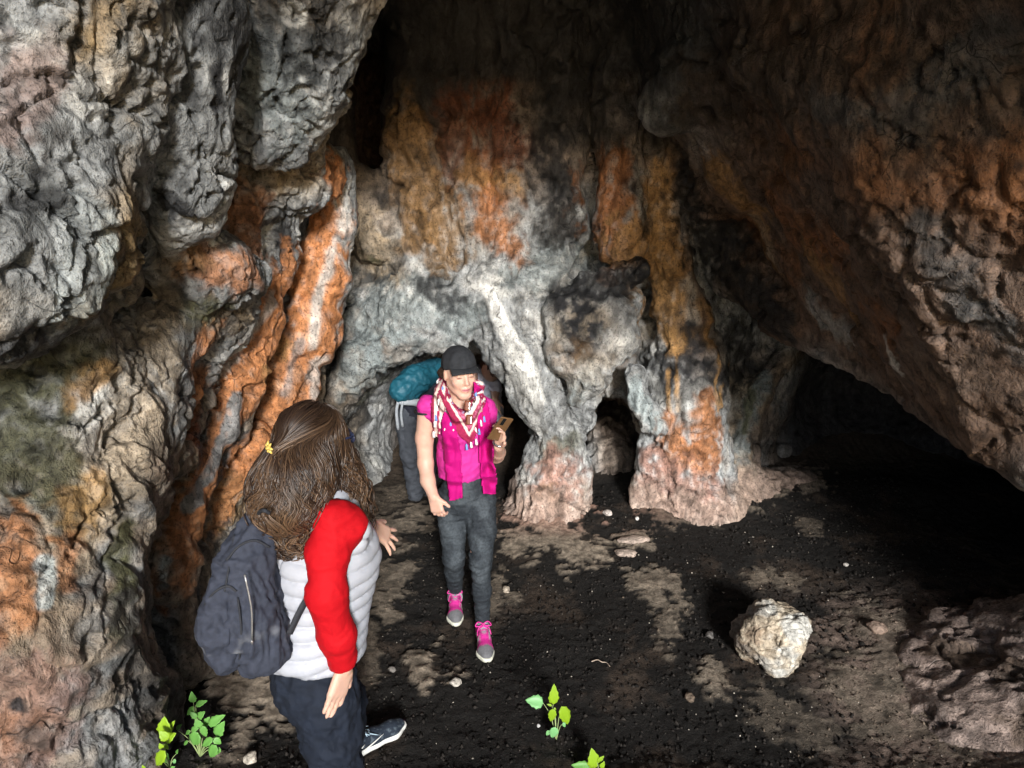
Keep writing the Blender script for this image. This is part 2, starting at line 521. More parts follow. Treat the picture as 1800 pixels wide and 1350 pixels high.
# --- back wall: hanging curtains, pillar, bulge over the small arch, buttress
for pts, k in (
    (C((640, 340, 5.5, 30), (660, 420, 5.4, 45)), 0.10),
    (C((725, -80, 5.75, 50), (733, 230, 5.6, 48), (740, 420, 5.45, 50)), 0.12),
    (C((815, -80, 5.75, 45), (820, 260, 5.6, 42), (830, 420, 5.45, 45)), 0.10),
    (C((900, -80, 5.75, 50), (900, 240, 5.6, 46), (905, 420, 5.42, 45)), 0.08),
    (C((990, -80, 5.75, 45), (985, 260, 5.6, 42), (985, 410, 5.5, 45)), 0.12),
    (C((1085, -80, 5.75, 50), (1090, 290, 5.5, 42), (1090, 420, 5.35, 45)), 0.06),
    (C((1170, -60, 5.75, 50), (1160, 290, 5.55, 30), (1170, 440, 5.4, 36), (1200, 560, 5.4, 50)), 0.06),
    (C((640, 560, 5.45, 60), (740, 540, 5.35, 70), (850, 520, 5.35, 50), (960, 480, 5.35, 40)), 0.15),
    (C((575, 720, 5.2, 34), (630, 640, 5.15, 34), (720, 585, 5.15, 34), (800, 580, 5.2, 34)), 0.08),       # rim of the low arch
    (C((835, 500, 5.4, 35), (868, 560, 5.25, 42), (905, 620, 5.2, 44), (945, 690, 5.2, 46), (982, 760, 5.25, 44), (978, 830, 5.25, 58), (965, 900, 5.22, 80), (960, 960, 5.2, 120)), 0.05),   # pillar
    (C((925, 560, 5.35, 45), (950, 640, 5.3, 32)), 0.05),
    (C((1000, 560, 5.15, 45), (1085, 550, 5.15, 48)), 0.06),
    (C((1012, 620, 5.08, 46), (1092, 595, 5.12, 38)), 0.05),
    (C((1035, 655, 5.05, 40), (1012, 702, 5.05, 22)), 0.04),
    (C((1000, 512, 5.25, 22), (1070, 495, 5.2, 24), (1122, 472, 5.12, 20)), 0.03),
    (C((1110, 660, 5.25, 26), (1122, 705, 5.2, 20), (1152, 748, 5.15, 20)), 0.025),
    (C((1200, 640, 5.45, 75), (1205, 760, 5.4, 72), (1215, 850, 5.35, 80), (1230, 930, 5.3, 100)), 0.06),
    (C((1150, 790, 5.3, 30), (1140, 870, 5.25, 36)), 0.05),
    (C((1385, 610, 5.75, 20), (1335, 680, 5.7, 26), (1310, 770, 5.65, 26), (1290, 830, 5.6, 50)), 0.05),
    (C((1290, 870, 5.5, 40), (1400, 860, 5.7, 40)), 0.10)):
    CV.chain(pts, k)
CV.chain(C((1078, 880, 5.9, 50), (1074, 815, 6.05, 46), (1070, 770, 6.25, 34)), 0.05)                     # sloping rock inside the small arch
CV.chain(C((1395, 775, 5.5, 34), (1400, 775, 6.0, 42)), 0.04, True)                                         # round hollow low on the right
for pts, k in ((C((1530, 1185, 3.75, 60), (1660, 1190, 3.65, 100), (1850, 1200, 3.4, 150)), 0.10), (C((1560, 1350, 3.05, 70), (1700, 1340, 2.95, 110), (1850, 1330, 2.9, 150)), 0.10), (C((1500, 1275, 3.35, 60), (1640, 1255, 3.35, 105), (1850, 1260, 3.2, 160)), 0.25),
               ([(0.05, 5.0, -0.13, 0.17), (0.42, 4.85, -0.12, 0.17), (0.75, 4.72, -0.12, 0.14)], 0.05), ([(1.0, 5.2, -0.14, 0.2), (1.5, 5.25, -0.12, 0.22), (2.0, 5.5, -0.1, 0.22)], 0.08), ([(-0.2, 5.15, -0.13, 0.16), (0.2, 5.1, -0.10, 0.18)], 0.05)):
    CV.chain([np.array(p, float) for p in pts], k)                                       # low rock ledges at the foot of the walls
CV.chain(C((966, 672, 5.05, 7), (975, 705, 5.05, 9), (1000, 728, 5.05, 9)), 0.012, True)

# --- right wall: lower edge of the great slanting slab, and low ceiling lobes
for pts, k in (
    (C((1215, 330, 5.7, 45), (1310, 470, 5.45, 60), (1400, 540, 5.1, 60), (1500, 575, 4.75, 68), (1600, 620, 4.3, 75), (1720, 690, 3.7, 90), (1880, 775, 3.1, 110)), 0.08),
    (C((1420, 420, 4.9, 60), (1520, 560, 4.5, 60)), 0.15),
    (C((1620, 480, 3.9, 70), (1720, 620, 3.5, 80)), 0.15),
    (C((1330, 110, 4.0, 60), (1480, 130, 3.6, 70), (1640, 130, 3.2, 80), (1800, 110, 2.9, 90)), 0.30),
    (C((1180, 190, 4.8, 50), (1240, 80, 4.6, 60)), 0.25)):
    CV.chain(pts, k)

_v, _q = CV.surface()
# keep the chamber's own surface only (drop any closed bubble outside it and the cut faces)
_v = relax(_v, _q, 2, 0.4)
BV = BVHTree.FromPolygons(_v.tolist(), _q.tolist())
def hit(px, py):
    d = ray(px, py)
    r = BV.ray_cast(Vector(EYE), Vector(d).normalized())
    return np.array(r[0]) if r[0] is not None else at(px, py, 5.5)
print('cave field', len(_v), len(_q), round(time.time() - T0, 1))
def in_view(V, Q, m=0.22):
    c = V[Q].mean(1) - EYE
    f = c[:, 1] * _CP - c[:, 2] * _SP; up = c[:, 1] * _SP + c[:, 2] * _CP
    return (f > 0.8) & (np.abs(c[:, 0] / f) < 0.666 + m) & (np.abs(up / f) < 0.5 + m)
_v, _q, fix1 = refine(_v, _q, in_view(_v, _q))
_c = _v[_q].mean(1)
_v, _q, fix2 = refine(_v, _q, in_view(_v, _q, 0.06) & (np.arange(len(_q)) < len(_q)) & (_c[:, 0] < -0.35) & (_c[:, 1] < 4.1) & (np.linalg.norm(_v[_q[:, 0]] - _v[_q[:, 2]], axis=1) < 0.036))
N0 = vnormals(_v, _q)
P = _v.astype(np.float32)
# relief: bedding and flutes, scallops, cracks, pits
is_left = sstep(-0.4, -1.1, P[:, 0]) * sstep(5.6, 4.9, P[:, 1])
is_back = sstep(4.6, 5.2, P[:, 1]) * sstep(2.4, 1.8, P[:, 0])
is_right = sstep(1.0, 1.6, P[:, 0]) * sstep(5.4, 4.8, P[:, 1])
warp = np.stack([fbm(P * 2.2, 2, 11), fbm(P * 2.2, 2, 21), fbm(P * 2.2, 2, 31)], 1) * 0.14
Pw = P + warp
calm = 1 - 0.45 * is_right
D = 0.042 * fbm(P * 1.7, 3, 1) * calm
D += is_back * 0.010 * (ridged(np.stack([P[:, 0] * 15 + 3 * warp[:, 0], P[:, 1] * 5, P[:, 2] * 1.3], 1), 2, 71) - 0.7)
D += 0.016 * calm * (ridged(Pw * np.array([3.6, 3.6, 2.6], np.float32), 3, 2) - 0.9)
fold_l = np.stack([Pw[:, 1] * 5.2 + Pw[:, 2] * 3.6 + warp[:, 0] * 5, Pw[:, 0] * 2.0, Pw[:, 2] * 1.2 - Pw[:, 1] * 0.8], 1)   # diagonal folds of the left wall
low_l = is_left * sstep(2.35, 1.75, P[:, 2])
D += low_l * 0.026 * (ridged(fold_l, 3, 4) - 0.7)
D += is_back * 0.024 * (ridged(np.stack([Pw[:, 0] * 6.0, Pw[:, 1] * 2.0, Pw[:, 2] * 1.6], 1), 3, 6) - 0.7)
fold_r = np.stack([Pw[:, 1] * 6.0 + Pw[:, 2] * 5.0, Pw[:, 0] * 3.0, Pw[:, 2] * 1.5 - Pw[:, 1] * 1.5], 1)
D += is_right * 0.012 * (ridged(fold_r, 3, 5) - 0.7)
Pl = P + 0.3 * warp
n9 = fbm(Pl * 8.0, 4, 8, 0.62); n15 = ridged(Pl * np.array([14, 14, 11], np.float32), 3, 14)
rough_ = (0.10 + 0.95 * sstep(-0.25, 0.65, fbm(P * 1.4, 2, 33))) * calm
D += (0.009 * n9 + 0.007 * (n15 - 0.8)) * rough_
fa, fe = facets(Pl * np.array([4.2, 4.2, 3.2], np.float32), 3)
fb, fe2 = facets((P + 0.15 * warp) * np.array([11.0, 11.0, 8.5], np.float32), 5)
brk = sstep(-0.2, 0.35, fbm(P * 1.2, 2, 35)) * (0.35 + 0.65 * np.maximum(is_left * sstep(1.2, 1.9, P[:, 2]), is_right))
D += brk * (0.050 * fa + 0.016 * fb)
D -= brk * (0.020 * np.exp(-(fe / 0.05) ** 2) + 0.007 * np.exp(-(fe2 / 0.08) ** 2))
D += 0.004 * fbm(P * 27.0, 2, 17) * calm
D -= is_left * sstep(1.6, 2.2, P[:, 2]) * 0.018 * sstep(0.30, 0.6, fbm(P * 16.0, 2, 29))
crack = np.abs(perlin(Pw * np.array([1.9, 1.9, 1.3], np.float32), 25)) + 0.10 * np.abs(n9)
D -= 0.045 * np.exp(-(crack / 0.035) ** 2)
crack2 = np.abs(perlin(Pw * np.array([4.6, 4.6, 3.0], np.float32), 27)) + 0.12 * np.abs(n9)
D -= 0.020 * np.exp(-(crack2 / 0.05) ** 2)
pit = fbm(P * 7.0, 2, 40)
D -= 0.035 * sstep(0.45, 0.70, pit) * calm
V = _v + N0 * D[:, None]
for mid, a_, b_ in (fix1, fix2): V[mid] = (V[a_] + V[b_]) / 2
VN = vnormals(V, _q)
CAVE_V, CAVE_Q, CAVE_P, CAVE_D, CAVE_N = V, _q, P, D, VN
print('cave relief', len(V), len(_q), round(time.time() - T0, 1))

# ------------------------------------------------------------------ rock colours: traced stains, plus shade painted into alcove, niche and ledge
GREY = np.array([0.345, 0.355, 0.352]); PALE = np.array([0.62, 0.61, 0.57]); BUFF = np.array([0.40, 0.325, 0.235])
ORANGE = np.array([0.48, 0.20, 0.078]); RUST = np.array([0.26, 0.075, 0.025]); OCHRE = np.array([0.48, 0.27, 0.10])
SOOT_SHADE = np.array([0.018, 0.018, 0.020]); PINK = np.array([0.42, 0.235, 0.18]); OLIVE = np.array([0.085, 0.085, 0.035])  # the black serves real soot and also painted shade
BLUE = np.array([0.40, 0.46, 0.46]); WHITE = np.array([0.75, 0.74, 0.70]); BROWN = np.array([0.15, 0.10, 0.065]); DARK = np.array([0.07, 0.065, 0.06])
n_a = fbm(P * 1.3, 4, 50); n_b = fbm(P * 3.1, 4, 60); n_c = fbm(P * 8.0, 3, 70); n_d = fbm(Pw * np.array([7, 7, 1.6], np.float32), 3, 80)
colr = GREY * (1 - 0.42 * is_left)[:, None] + (BUFF - GREY) * sstep(0.05, 0.65, n_a)[:, None]
colr = colr + (PALE - colr) * (0.7 * sstep(0.1, 0.7, n_b))[:, None]
colr = colr + (DARK - colr) * (0.65 * sstep(0.25, 0.75, -n_b - 0.2 * n_c))[:, None]
n_e = fbm(P * 19.0, 2, 95); n_g = fbm(Pw * np.array([22, 22, 5], np.float32), 2, 97)
edge = 0.22 * (n15 - 0.8) - 0.5 * np.exp(-(crack2 / 0.06) ** 2) * 0.5 + 0.40 * n_b + 0.45 * n_c + 0.40 * n_d + 0.30 * n_e + 0.35 * n_g
def stain(c, pts, strength=0.9, soft=0.5, rough=1.0):
    """pts: (px, py, half width px); the mark follows the rock there"""
    global colr
    A = [(hit(x, y), w) for x, y, w in pts]
    A = [(a, w * float(np.linalg.norm(a - EYE)) / FPX) for a, w in A]
    if len(A) == 1: A = A * 2
    best = np.full(len(P), 9.0, np.float32)
    for (a, ra), (b, rb) in zip(A, A[1:]):
        if np.linalg.norm(a - b) > 1.2: continue
        m = max(ra, rb) * 2.2
        lo = np.minimum(a, b) - m; hi = np.maximum(a, b) + m
        s = np.nonzero(((P > lo) & (P < hi)).all(1))[0]
        if not len(s): continue
        q = P[s]; ba = b - a
        t = np.clip((q - a) @ ba / (ba @ ba + 1e-9), 0, 1)
        d = np.linalg.norm(q - a - t[:, None] * ba, axis=1) / (ra + t * (rb - ra))
        best[s] = np.minimum(best[s], d)
    s = np.nonzero(best < 2.2)[0]
    k = strength * sstep(1 + soft, 1 - soft, best[s] + rough * edge[s]) * (1 - 0.35 * sstep(0.1, 0.6, n_e[s] + n_g[s]))
    colr[s] += (c - colr[s]) * k[:, None]
def wide(c, mask, strength):
    global colr
    colr = colr + (c - colr) * (np.clip(mask, 0, 1) * strength)[:, None]
# broad zones
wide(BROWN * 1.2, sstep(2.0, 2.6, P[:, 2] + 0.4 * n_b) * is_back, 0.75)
wide(SOOT_SHADE, sstep(2.45, 3.0, P[:, 2] + 0.3 * n_b) * sstep(4.3, 5.0, P[:, 1] + 1.2 * sstep(-0.9, -0.3, P[:, 0])), 0.94)
wide(SOOT_SHADE, sstep(-0.4, -0.75, P[:, 0]) * sstep(1.95, 2.2, P[:, 2]) * sstep(5.3, 5.6, P[:, 1]), 0.9)  # niche recess painted black to stand in for its shade
wide(np.array([0.115, 0.062, 0.034]), sstep(0.95, 1.3, P[:, 0]) * sstep(1.0, 1.4, P[:, 2] + 0.2 * n_a) * sstep(5.6, 5.2, P[:, 1]), 0.9)
wide(np.array([0.25, 0.098, 0.032]), sstep(1.1, 1.5, P[:, 0]) * sstep(0.1, 0.5, n_a) * sstep(1.2, 1.7, P[:, 2]) * sstep(5.6, 5.2, P[:, 1]), 0.7)
wide(BROWN, sstep(1.6, 2.1, P[:, 0] + 0.4 * n_b) * sstep(1.3, 1.0, P[:, 2]), 0.8)
wide(BROWN, sstep(6.0, 6.5, P[:, 1]), 0.8)
wide(np.array([0.25, 0.19, 0.13]), is_left * sstep(1.75, 1.45, P[:, 2] + 0.2 * n_a) * sstep(-0.5, 0.2, n_b + n_c * 0.5), 0.75)
wide(BROWN * 0.8, is_left * sstep(1.75, 1.45, P[:, 2]) * sstep(0.15, 0.6, n_d), 0.6)
S_ = stain
# left wall
S_(BLUE, [(170, 440, 70), (120, 520, 60)], 0.7)
S_(GREY, [(60, 200, 130), (60, 420, 100)], 0.6)
S_(RUST, [(70, 130, 40), (20, 200, 40)], 0.35)
S_(DARK, [(100, 235, 26)], 0.8); S_(SOOT_SHADE, [(40, 350, 16), (110, 350, 14)], 0.8); S_(SOOT_SHADE, [(70, 300, 10)], 0.8)
S_(GREY * 0.8, [(280, 120, 90), (300, 250, 80)], 0.6)
S_(SOOT_SHADE, [(300, 372, 30)], 0.85, 0.2, 0.4)
S_(PALE * 0.95, [(300, 410, 26), (370, 395, 22)], 0.7)
S_(BLUE * 0.55, [(460, 130, 70), (520, 200, 60)], 0.7)
S_(SOOT_SHADE, [(420, 40, 90), (560, 60, 90)], 0.75); S_(SOOT_SHADE, [(590, 140, 40), (600, 220, 25)], 0.7)
S_(SOOT_SHADE, [(380, 130, 18), (390, 190, 18)], 0.9); S_(PALE, [(520, 22, 14)], 0.9, 0.3)
S_(BUFF, [(450, 300, 50), (560, 265, 40)], 0.7)
S_(ORANGE, [(370, 465, 45), (440, 480, 35)], 0.75); S_(OCHRE, [(330, 450, 35)], 0.6)
S_(ORANGE * 0.7, [(430, 370, 45), (450, 430, 45)], 0.85)
S_(SOOT_SHADE, [(500, 390, 26), (505, 450, 26)], 0.8); S_(OLIVE, [(350, 545, 35)], 0.9); S_(SOOT_SHADE, [(310, 520, 25)], 0.8)
S_(ORANGE, [(590, 290, 40), (570, 380, 52), (530, 480, 68), (480, 560, 66), (440, 640, 56), (410, 690, 40)], 1.0, 0.35)
S_(ORANGE, [(580, 500, 42), (555, 590, 50), (520, 670, 60), (470, 740, 60), (430, 800, 45)], 1.0, 0.35)
S_(ORANGE * 1.1, [(470, 620, 30), (430, 720, 30)], 0.9)
S_(OCHRE, [(490, 610, 16), (460, 650, 14)], 0.7); S_(PALE * 0.85, [(585, 440, 9), (560, 520, 8), (548, 610, 8)], 0.8, 0.4, 0.5); S_(PALE * 0.7, [(480, 520, 9), (440, 590, 9), (400, 650, 8)], 0.75, 0.4, 0.6); S_(GREY * 0.7, [(530, 600, 8), (500, 690, 8)], 0.7, 0.4, 0.6)
S_(PALE * 0.9, [(615, 330, 16), (605, 400, 14)], 0.8); S_(PALE, [(560, 640, 14), (548, 690, 10)], 0.7)
S_(ORANGE, [(350, 620, 38), (355, 690, 40), (325, 760, 34)], 0.95); S_(RUST, [(330, 740, 22), (345, 790, 20)], 0.8)
S_(ORANGE * 0.95, [(400, 770, 30), (370, 850, 34), (330, 930, 38), (312, 1020, 36)], 0.95)
S_(GREY * 0.75, [(420, 705, 14), (400, 770, 13), (360, 850, 12), (330, 890, 10)], 0.95, 0.25, 0.5)
S_(OCHRE * 0.9, [(400, 860, 26), (385, 930, 24)], 0.8); S_(ORANGE, [(430, 830, 18), (380, 930, 14)], 0.7)
S_(GREY * 0.7, [(410, 960, 30), (420, 1050, 40)], 0.8)
S_(BLUE, [(293, 985, 12), (290, 1030, 10)], 0.9, 0.3)
S_(BUFF * 0.8, [(230, 600, 90), (240, 740, 80), (200, 860, 60)], 0.75); S_(BUFF * 1.15, [(260, 720, 30), (190, 880, 28), (160, 980, 24)], 0.7)
S_(OLIVE, [(60, 640, 60), (150, 630, 40)], 0.85); S_(SOOT_SHADE, [(30, 590, 40), (120, 580, 30)], 0.8)  # the black mark paints the shadow under the ledge
S_(OLIVE * 0.75, [(60, 790, 80), (110, 860, 70)], 0.85); S_(OCHRE * 0.8, [(180, 830, 25), (150, 900, 35)], 0.6)
S_(OCHRE * 0.85, [(180, 660, 26), (150, 690, 26)], 0.7)
S_(ORANGE * 0.8, [(20, 940, 40), (30, 1080, 35)], 0.8); S_(ORANGE * 0.7, [(130, 960, 22), (120, 1020, 18)], 0.7)
S_(BLUE, [(80, 990, 14), (78, 1060, 12)], 0.8, 0.3)
S_(PINK * 0.8, [(70, 1180, 50), (40, 1300, 60)], 0.6); S_(ORANGE * 0.6, [(30, 1290, 40)], 0.5)
S_(OLIVE * 0.9, [(240, 930, 18), (225, 1010, 22), (215, 1100, 25)], 0.9); S_(DARK * 0.8, [(220, 1080, 30), (260, 1200, 40), (310, 1260, 40)], 0.85)
S_(SOOT_SHADE, [(35, 1243, 13)], 0.95, 0.2, 0.3); S_(DARK, [(60, 1300, 20)], 0.7); S_(GREY * 0.9, [(215, 1270, 40), (240, 1340, 40)], 0.7)
S_(GREY, [(160, 1100, 30)], 0.5)
# back wall
S_(BLUE * 0.85, [(640, 560, 60), (730, 530, 60), (800, 560, 40)], 0.75); S_(BLUE * 0.9, [(620, 660, 45), (650, 620, 40)], 0.6)
S_(BLUE * 0.8, [(950, 470, 40), (1010, 450, 30), (900, 480, 30)], 0.75)
S_(SOOT_SHADE, [(750, 500, 26), (790, 530, 26)], 0.85); S_(SOOT_SHADE, [(700, 470, 14), (640, 490, 12)], 0.7); S_(OLIVE, [(655, 460, 14)], 0.8)
S_(DARK, [(600, 760, 30), (640, 720, 24)], 0.7); S_(OLIVE, [(680, 660, 20), (640, 700, 20)], 0.6)
S_(BUFF, [(640, 380, 40), (650, 420, 30)], 0.7); S_(SOOT_SHADE, [(668, 350, 18)], 0.8)
S_(BROWN, [(740, 260, 50), (740, 380, 45)], 0.75); S_(OCHRE * 0.8, [(740, 420, 35), (780, 450, 30)], 0.6)
S_(OCHRE * 0.7, [(720, 220, 34), (740, 330, 40), (800, 420, 40)], 0.7); S_(RUST * 0.7, [(790, 200, 30), (800, 300, 24)], 0.6); S_(ORANGE * 0.9, [(862, 310, 36), (868, 390, 38), (905, 440, 24)], 0.92); S_(OCHRE * 0.9, [(830, 310, 24), (900, 320, 24)], 0.7)
S_(RUST * 0.7, [(860, 200, 36), (900, 260, 36)], 0.75)
S_(SOOT_SHADE, [(970, 250, 40), (980, 340, 40), (985, 400, 25)], 0.85); S_(DARK, [(960, 400, 24), (1000, 390, 24)], 0.7)
S_(ORANGE * 0.75, [(1062, 300, 34), (1075, 400, 40), (1090, 455, 36)], 0.95); S_(OCHRE * 1.0 + 0.02, [(1110, 430, 44), (1150, 480, 44)], 0.85)
S_(OCHRE, [(1165, 310, 26), (1160, 400, 34), (1170, 480, 50), (1185, 560, 50), (1185, 600, 36)], 0.92); S_(PALE, [(1215, 500, 16), (1222, 560, 14)], 0.6)
S_(SOOT_SHADE, [(1130, 370, 14), (1132, 400, 14)], 0.8); S_(SOOT_SHADE, [(1110, 330, 10)], 0.7)
S_(OCHRE, [(1235, 530, 14), (1250, 600, 12)], 0.8)
S_(SOOT_SHADE, [(1005, 530, 44), (1032, 580, 44), (1022, 615, 28)], 1.0, 0.35, 0.15); S_(SOOT_SHADE, [(985, 515, 26), (1070, 500, 30), (1120, 470, 28)], 0.95, 0.4, 0.6)
S_(SOOT_SHADE, [(1125, 480, 18), (1130, 530, 12)], 0.95); S_(PALE, [(960, 570, 26)], 0.6); S_(PALE, [(1085, 620, 34)], 0.6); S_(BLUE, [(1010, 690, 26), (1030, 660, 26)], 0.7)
S_(OCHRE * 0.7, [(1010, 650, 40), (1080, 650, 40)], 0.35)
S_(WHITE * 1.25, [(858, 508, 10), (880, 560, 13), (905, 610, 15), (930, 655, 16), (948, 700, 14)], 1.0, 0.3, 0.25)
S_(WHITE, [(935, 560, 16), (945, 610, 14)], 0.6); S_(PALE, [(900, 650, 20), (935, 720, 18), (945, 790, 14)], 0.7)
S_(GREY * 0.7, [(985, 740, 30), (1000, 780, 30)], 0.6); S_(OLIVE * 1.8, [(960, 800, 24), (1010, 770, 22)], 0.45)
S_(PINK, [(980, 830, 40), (970, 880, 60), (950, 920, 60)], 0.9); S_(OCHRE * 0.8, [(960, 870, 20)], 0.35)
S_(BLUE * 1.1, [(1110, 680, 18), (1130, 720, 18), (1155, 750, 16)], 0.9, 0.3)
S_(SOOT_SHADE, [(1205, 600, 34), (1215, 640, 40), (1245, 670, 36)], 0.95, 0.45, 0.6); S_(SOOT_SHADE, [(1160, 630, 22), (1185, 690, 26)], 0.9, 0.45, 0.6); S_(SOOT_SHADE, [(1310, 640, 40), (1290, 590, 34), (1265, 690, 24)], 0.92, 0.5, 0.7)
S_(OCHRE * 1.1, [(1170, 590, 22), (1185, 610, 16)], 0.9)
for x0, y0, x1, y1 in ((1172, 610, 1178, 720), (1188, 610, 1192, 720), (1262, 620, 1258, 710), (1278, 640, 1262, 720), (1240, 690, 1238, 730)):
    S_(OCHRE, [(x0, y0, 4), ((x0 + x1) / 2, (y0 + y1) / 2, 3.5), (x1, y1, 5)], 0.95, 0.3, 0.3)
S_(PALE * 0.9, [(1210, 720, 40)], 0.6)
S_(ORANGE * 1.05, [(1180, 730, 14), (1185, 770, 26), (1190, 810, 24)], 0.9); S_(ORANGE * 1.05, [(1240, 710, 18), (1240, 760, 34), (1230, 810, 34)], 0.95)
S_(PALE, [(1280, 720, 16), (1280, 760, 18)], 0.6); S_(PINK, [(1150, 840, 40), (1200, 870, 50), (1250, 880, 40)], 0.9)
S_(BLUE * 0.8, [(1345, 660, 12), (1320, 720, 14), (1305, 790, 20)], 0.8); S_(OLIVE * 2, [(1320, 690, 8), (1310, 760, 8)], 0.7, 0.3)
S_(GREY * 0.85, [(1370, 680, 40), (1400, 660, 30)], 0.6); S_(GREY * 0.8, [(1380, 780, 30)], 0.5)
# slab and right ceiling
S_(SOOT_SHADE, [(1195, 310, 26), (1230, 400, 40), (1290, 500, 45), (1360, 570, 35)], 0.93, 0.4); S_(SOOT_SHADE, [(1290, 420, 30), (1340, 520, 26)], 0.6)
S_(OCHRE * 0.8, [(1260, 300, 30), (1310, 360, 26), (1350, 440, 20), (1375, 480, 14)], 0.85)
S_(BUFF, [(1330, 380, 14), (1370, 470, 10)], 0.6)
S_(OCHRE * 0.8, [(1430, 460, 40), (1470, 510, 40)], 0.8); S_(ORANGE * 0.8, [(1470, 420, 22)], 0.8)
S_(GREY, [(1430, 540, 24), (1480, 590, 24)], 0.8); S_(PALE, [(1560, 600, 10), (1580, 640, 12)], 0.9, 0.3)
S_(GREY * 0.35, [(1640, 430, 40), (1700, 520, 35), (1760, 560, 24)], 0.6); S_(GREY * 0.35, [(1720, 540, 24), (1790, 620, 24)], 0.5)
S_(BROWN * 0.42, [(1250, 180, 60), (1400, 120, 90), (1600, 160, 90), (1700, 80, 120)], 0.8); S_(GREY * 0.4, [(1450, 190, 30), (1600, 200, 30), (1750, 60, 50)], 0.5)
wide(SOOT_SHADE * 1.3, sstep(2.15, 2.45, P[:, 0]) * sstep(1.5, 1.2, P[:, 2]) * sstep(3.5, 3.9, P[:, 1]), 0.92)  # shade of the alcove painted into the rock colour
foot = sstep(0.38, 0.16, P[:, 2] + 0.1 * n_c) * sstep(3.2, 2.6, P[:, 0])
wide(np.array([0.40, 0.29, 0.23]), foot * sstep(4.5, 4.8, P[:, 1]) * sstep(5.7, 5.5, P[:, 1]), 0.85)
wide(np.array([0.27, 0.205, 0.175]), sstep(0.75, 0.5, P[:, 2]) * sstep(1.4, 1.7, P[:, 0]) * sstep(4.3, 4.0, P[:, 1]) * sstep(0.85, 0.6, P[:, 2] + 0.2 * n_a), 0.9)
wide(BROWN * 0.6, sstep(0.75, 0.5, P[:, 2]) * sstep(1.4, 1.7, P[:, 0]) * sstep(4.3, 4.0, P[:, 1]) * sstep(0.15, 0.5, n_b), 0.8)
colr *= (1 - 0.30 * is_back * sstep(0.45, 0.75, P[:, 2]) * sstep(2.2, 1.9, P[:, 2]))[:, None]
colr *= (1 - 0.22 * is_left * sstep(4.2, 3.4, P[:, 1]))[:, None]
wide(BROWN * 1.4, sstep(5.6, 5.85, P[:, 1]) * sstep(0.6, 0.8, P[:, 0]) * sstep(1.3, 1.1, P[:, 0]) * sstep(0.9, 0.7, P[:, 2]), 0.8)
colr = np.clip(colr, 0.012, 0.85) * np.clip(1 + 0.36 * n_c + 0.32 * n_e + 0.28 * n_g, 0.28, 1.7)[:, None]
colr *= (1 - 0.55 * np.exp(-(crack / 0.03) ** 2) - 0.4 * np.exp(-(crack2 / 0.035) ** 2))[:, None].clip(0.3, 1)
# pits of the relief are coloured darker
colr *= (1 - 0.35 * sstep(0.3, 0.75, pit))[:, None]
print('cave colours', round(time.time() - T0, 1))

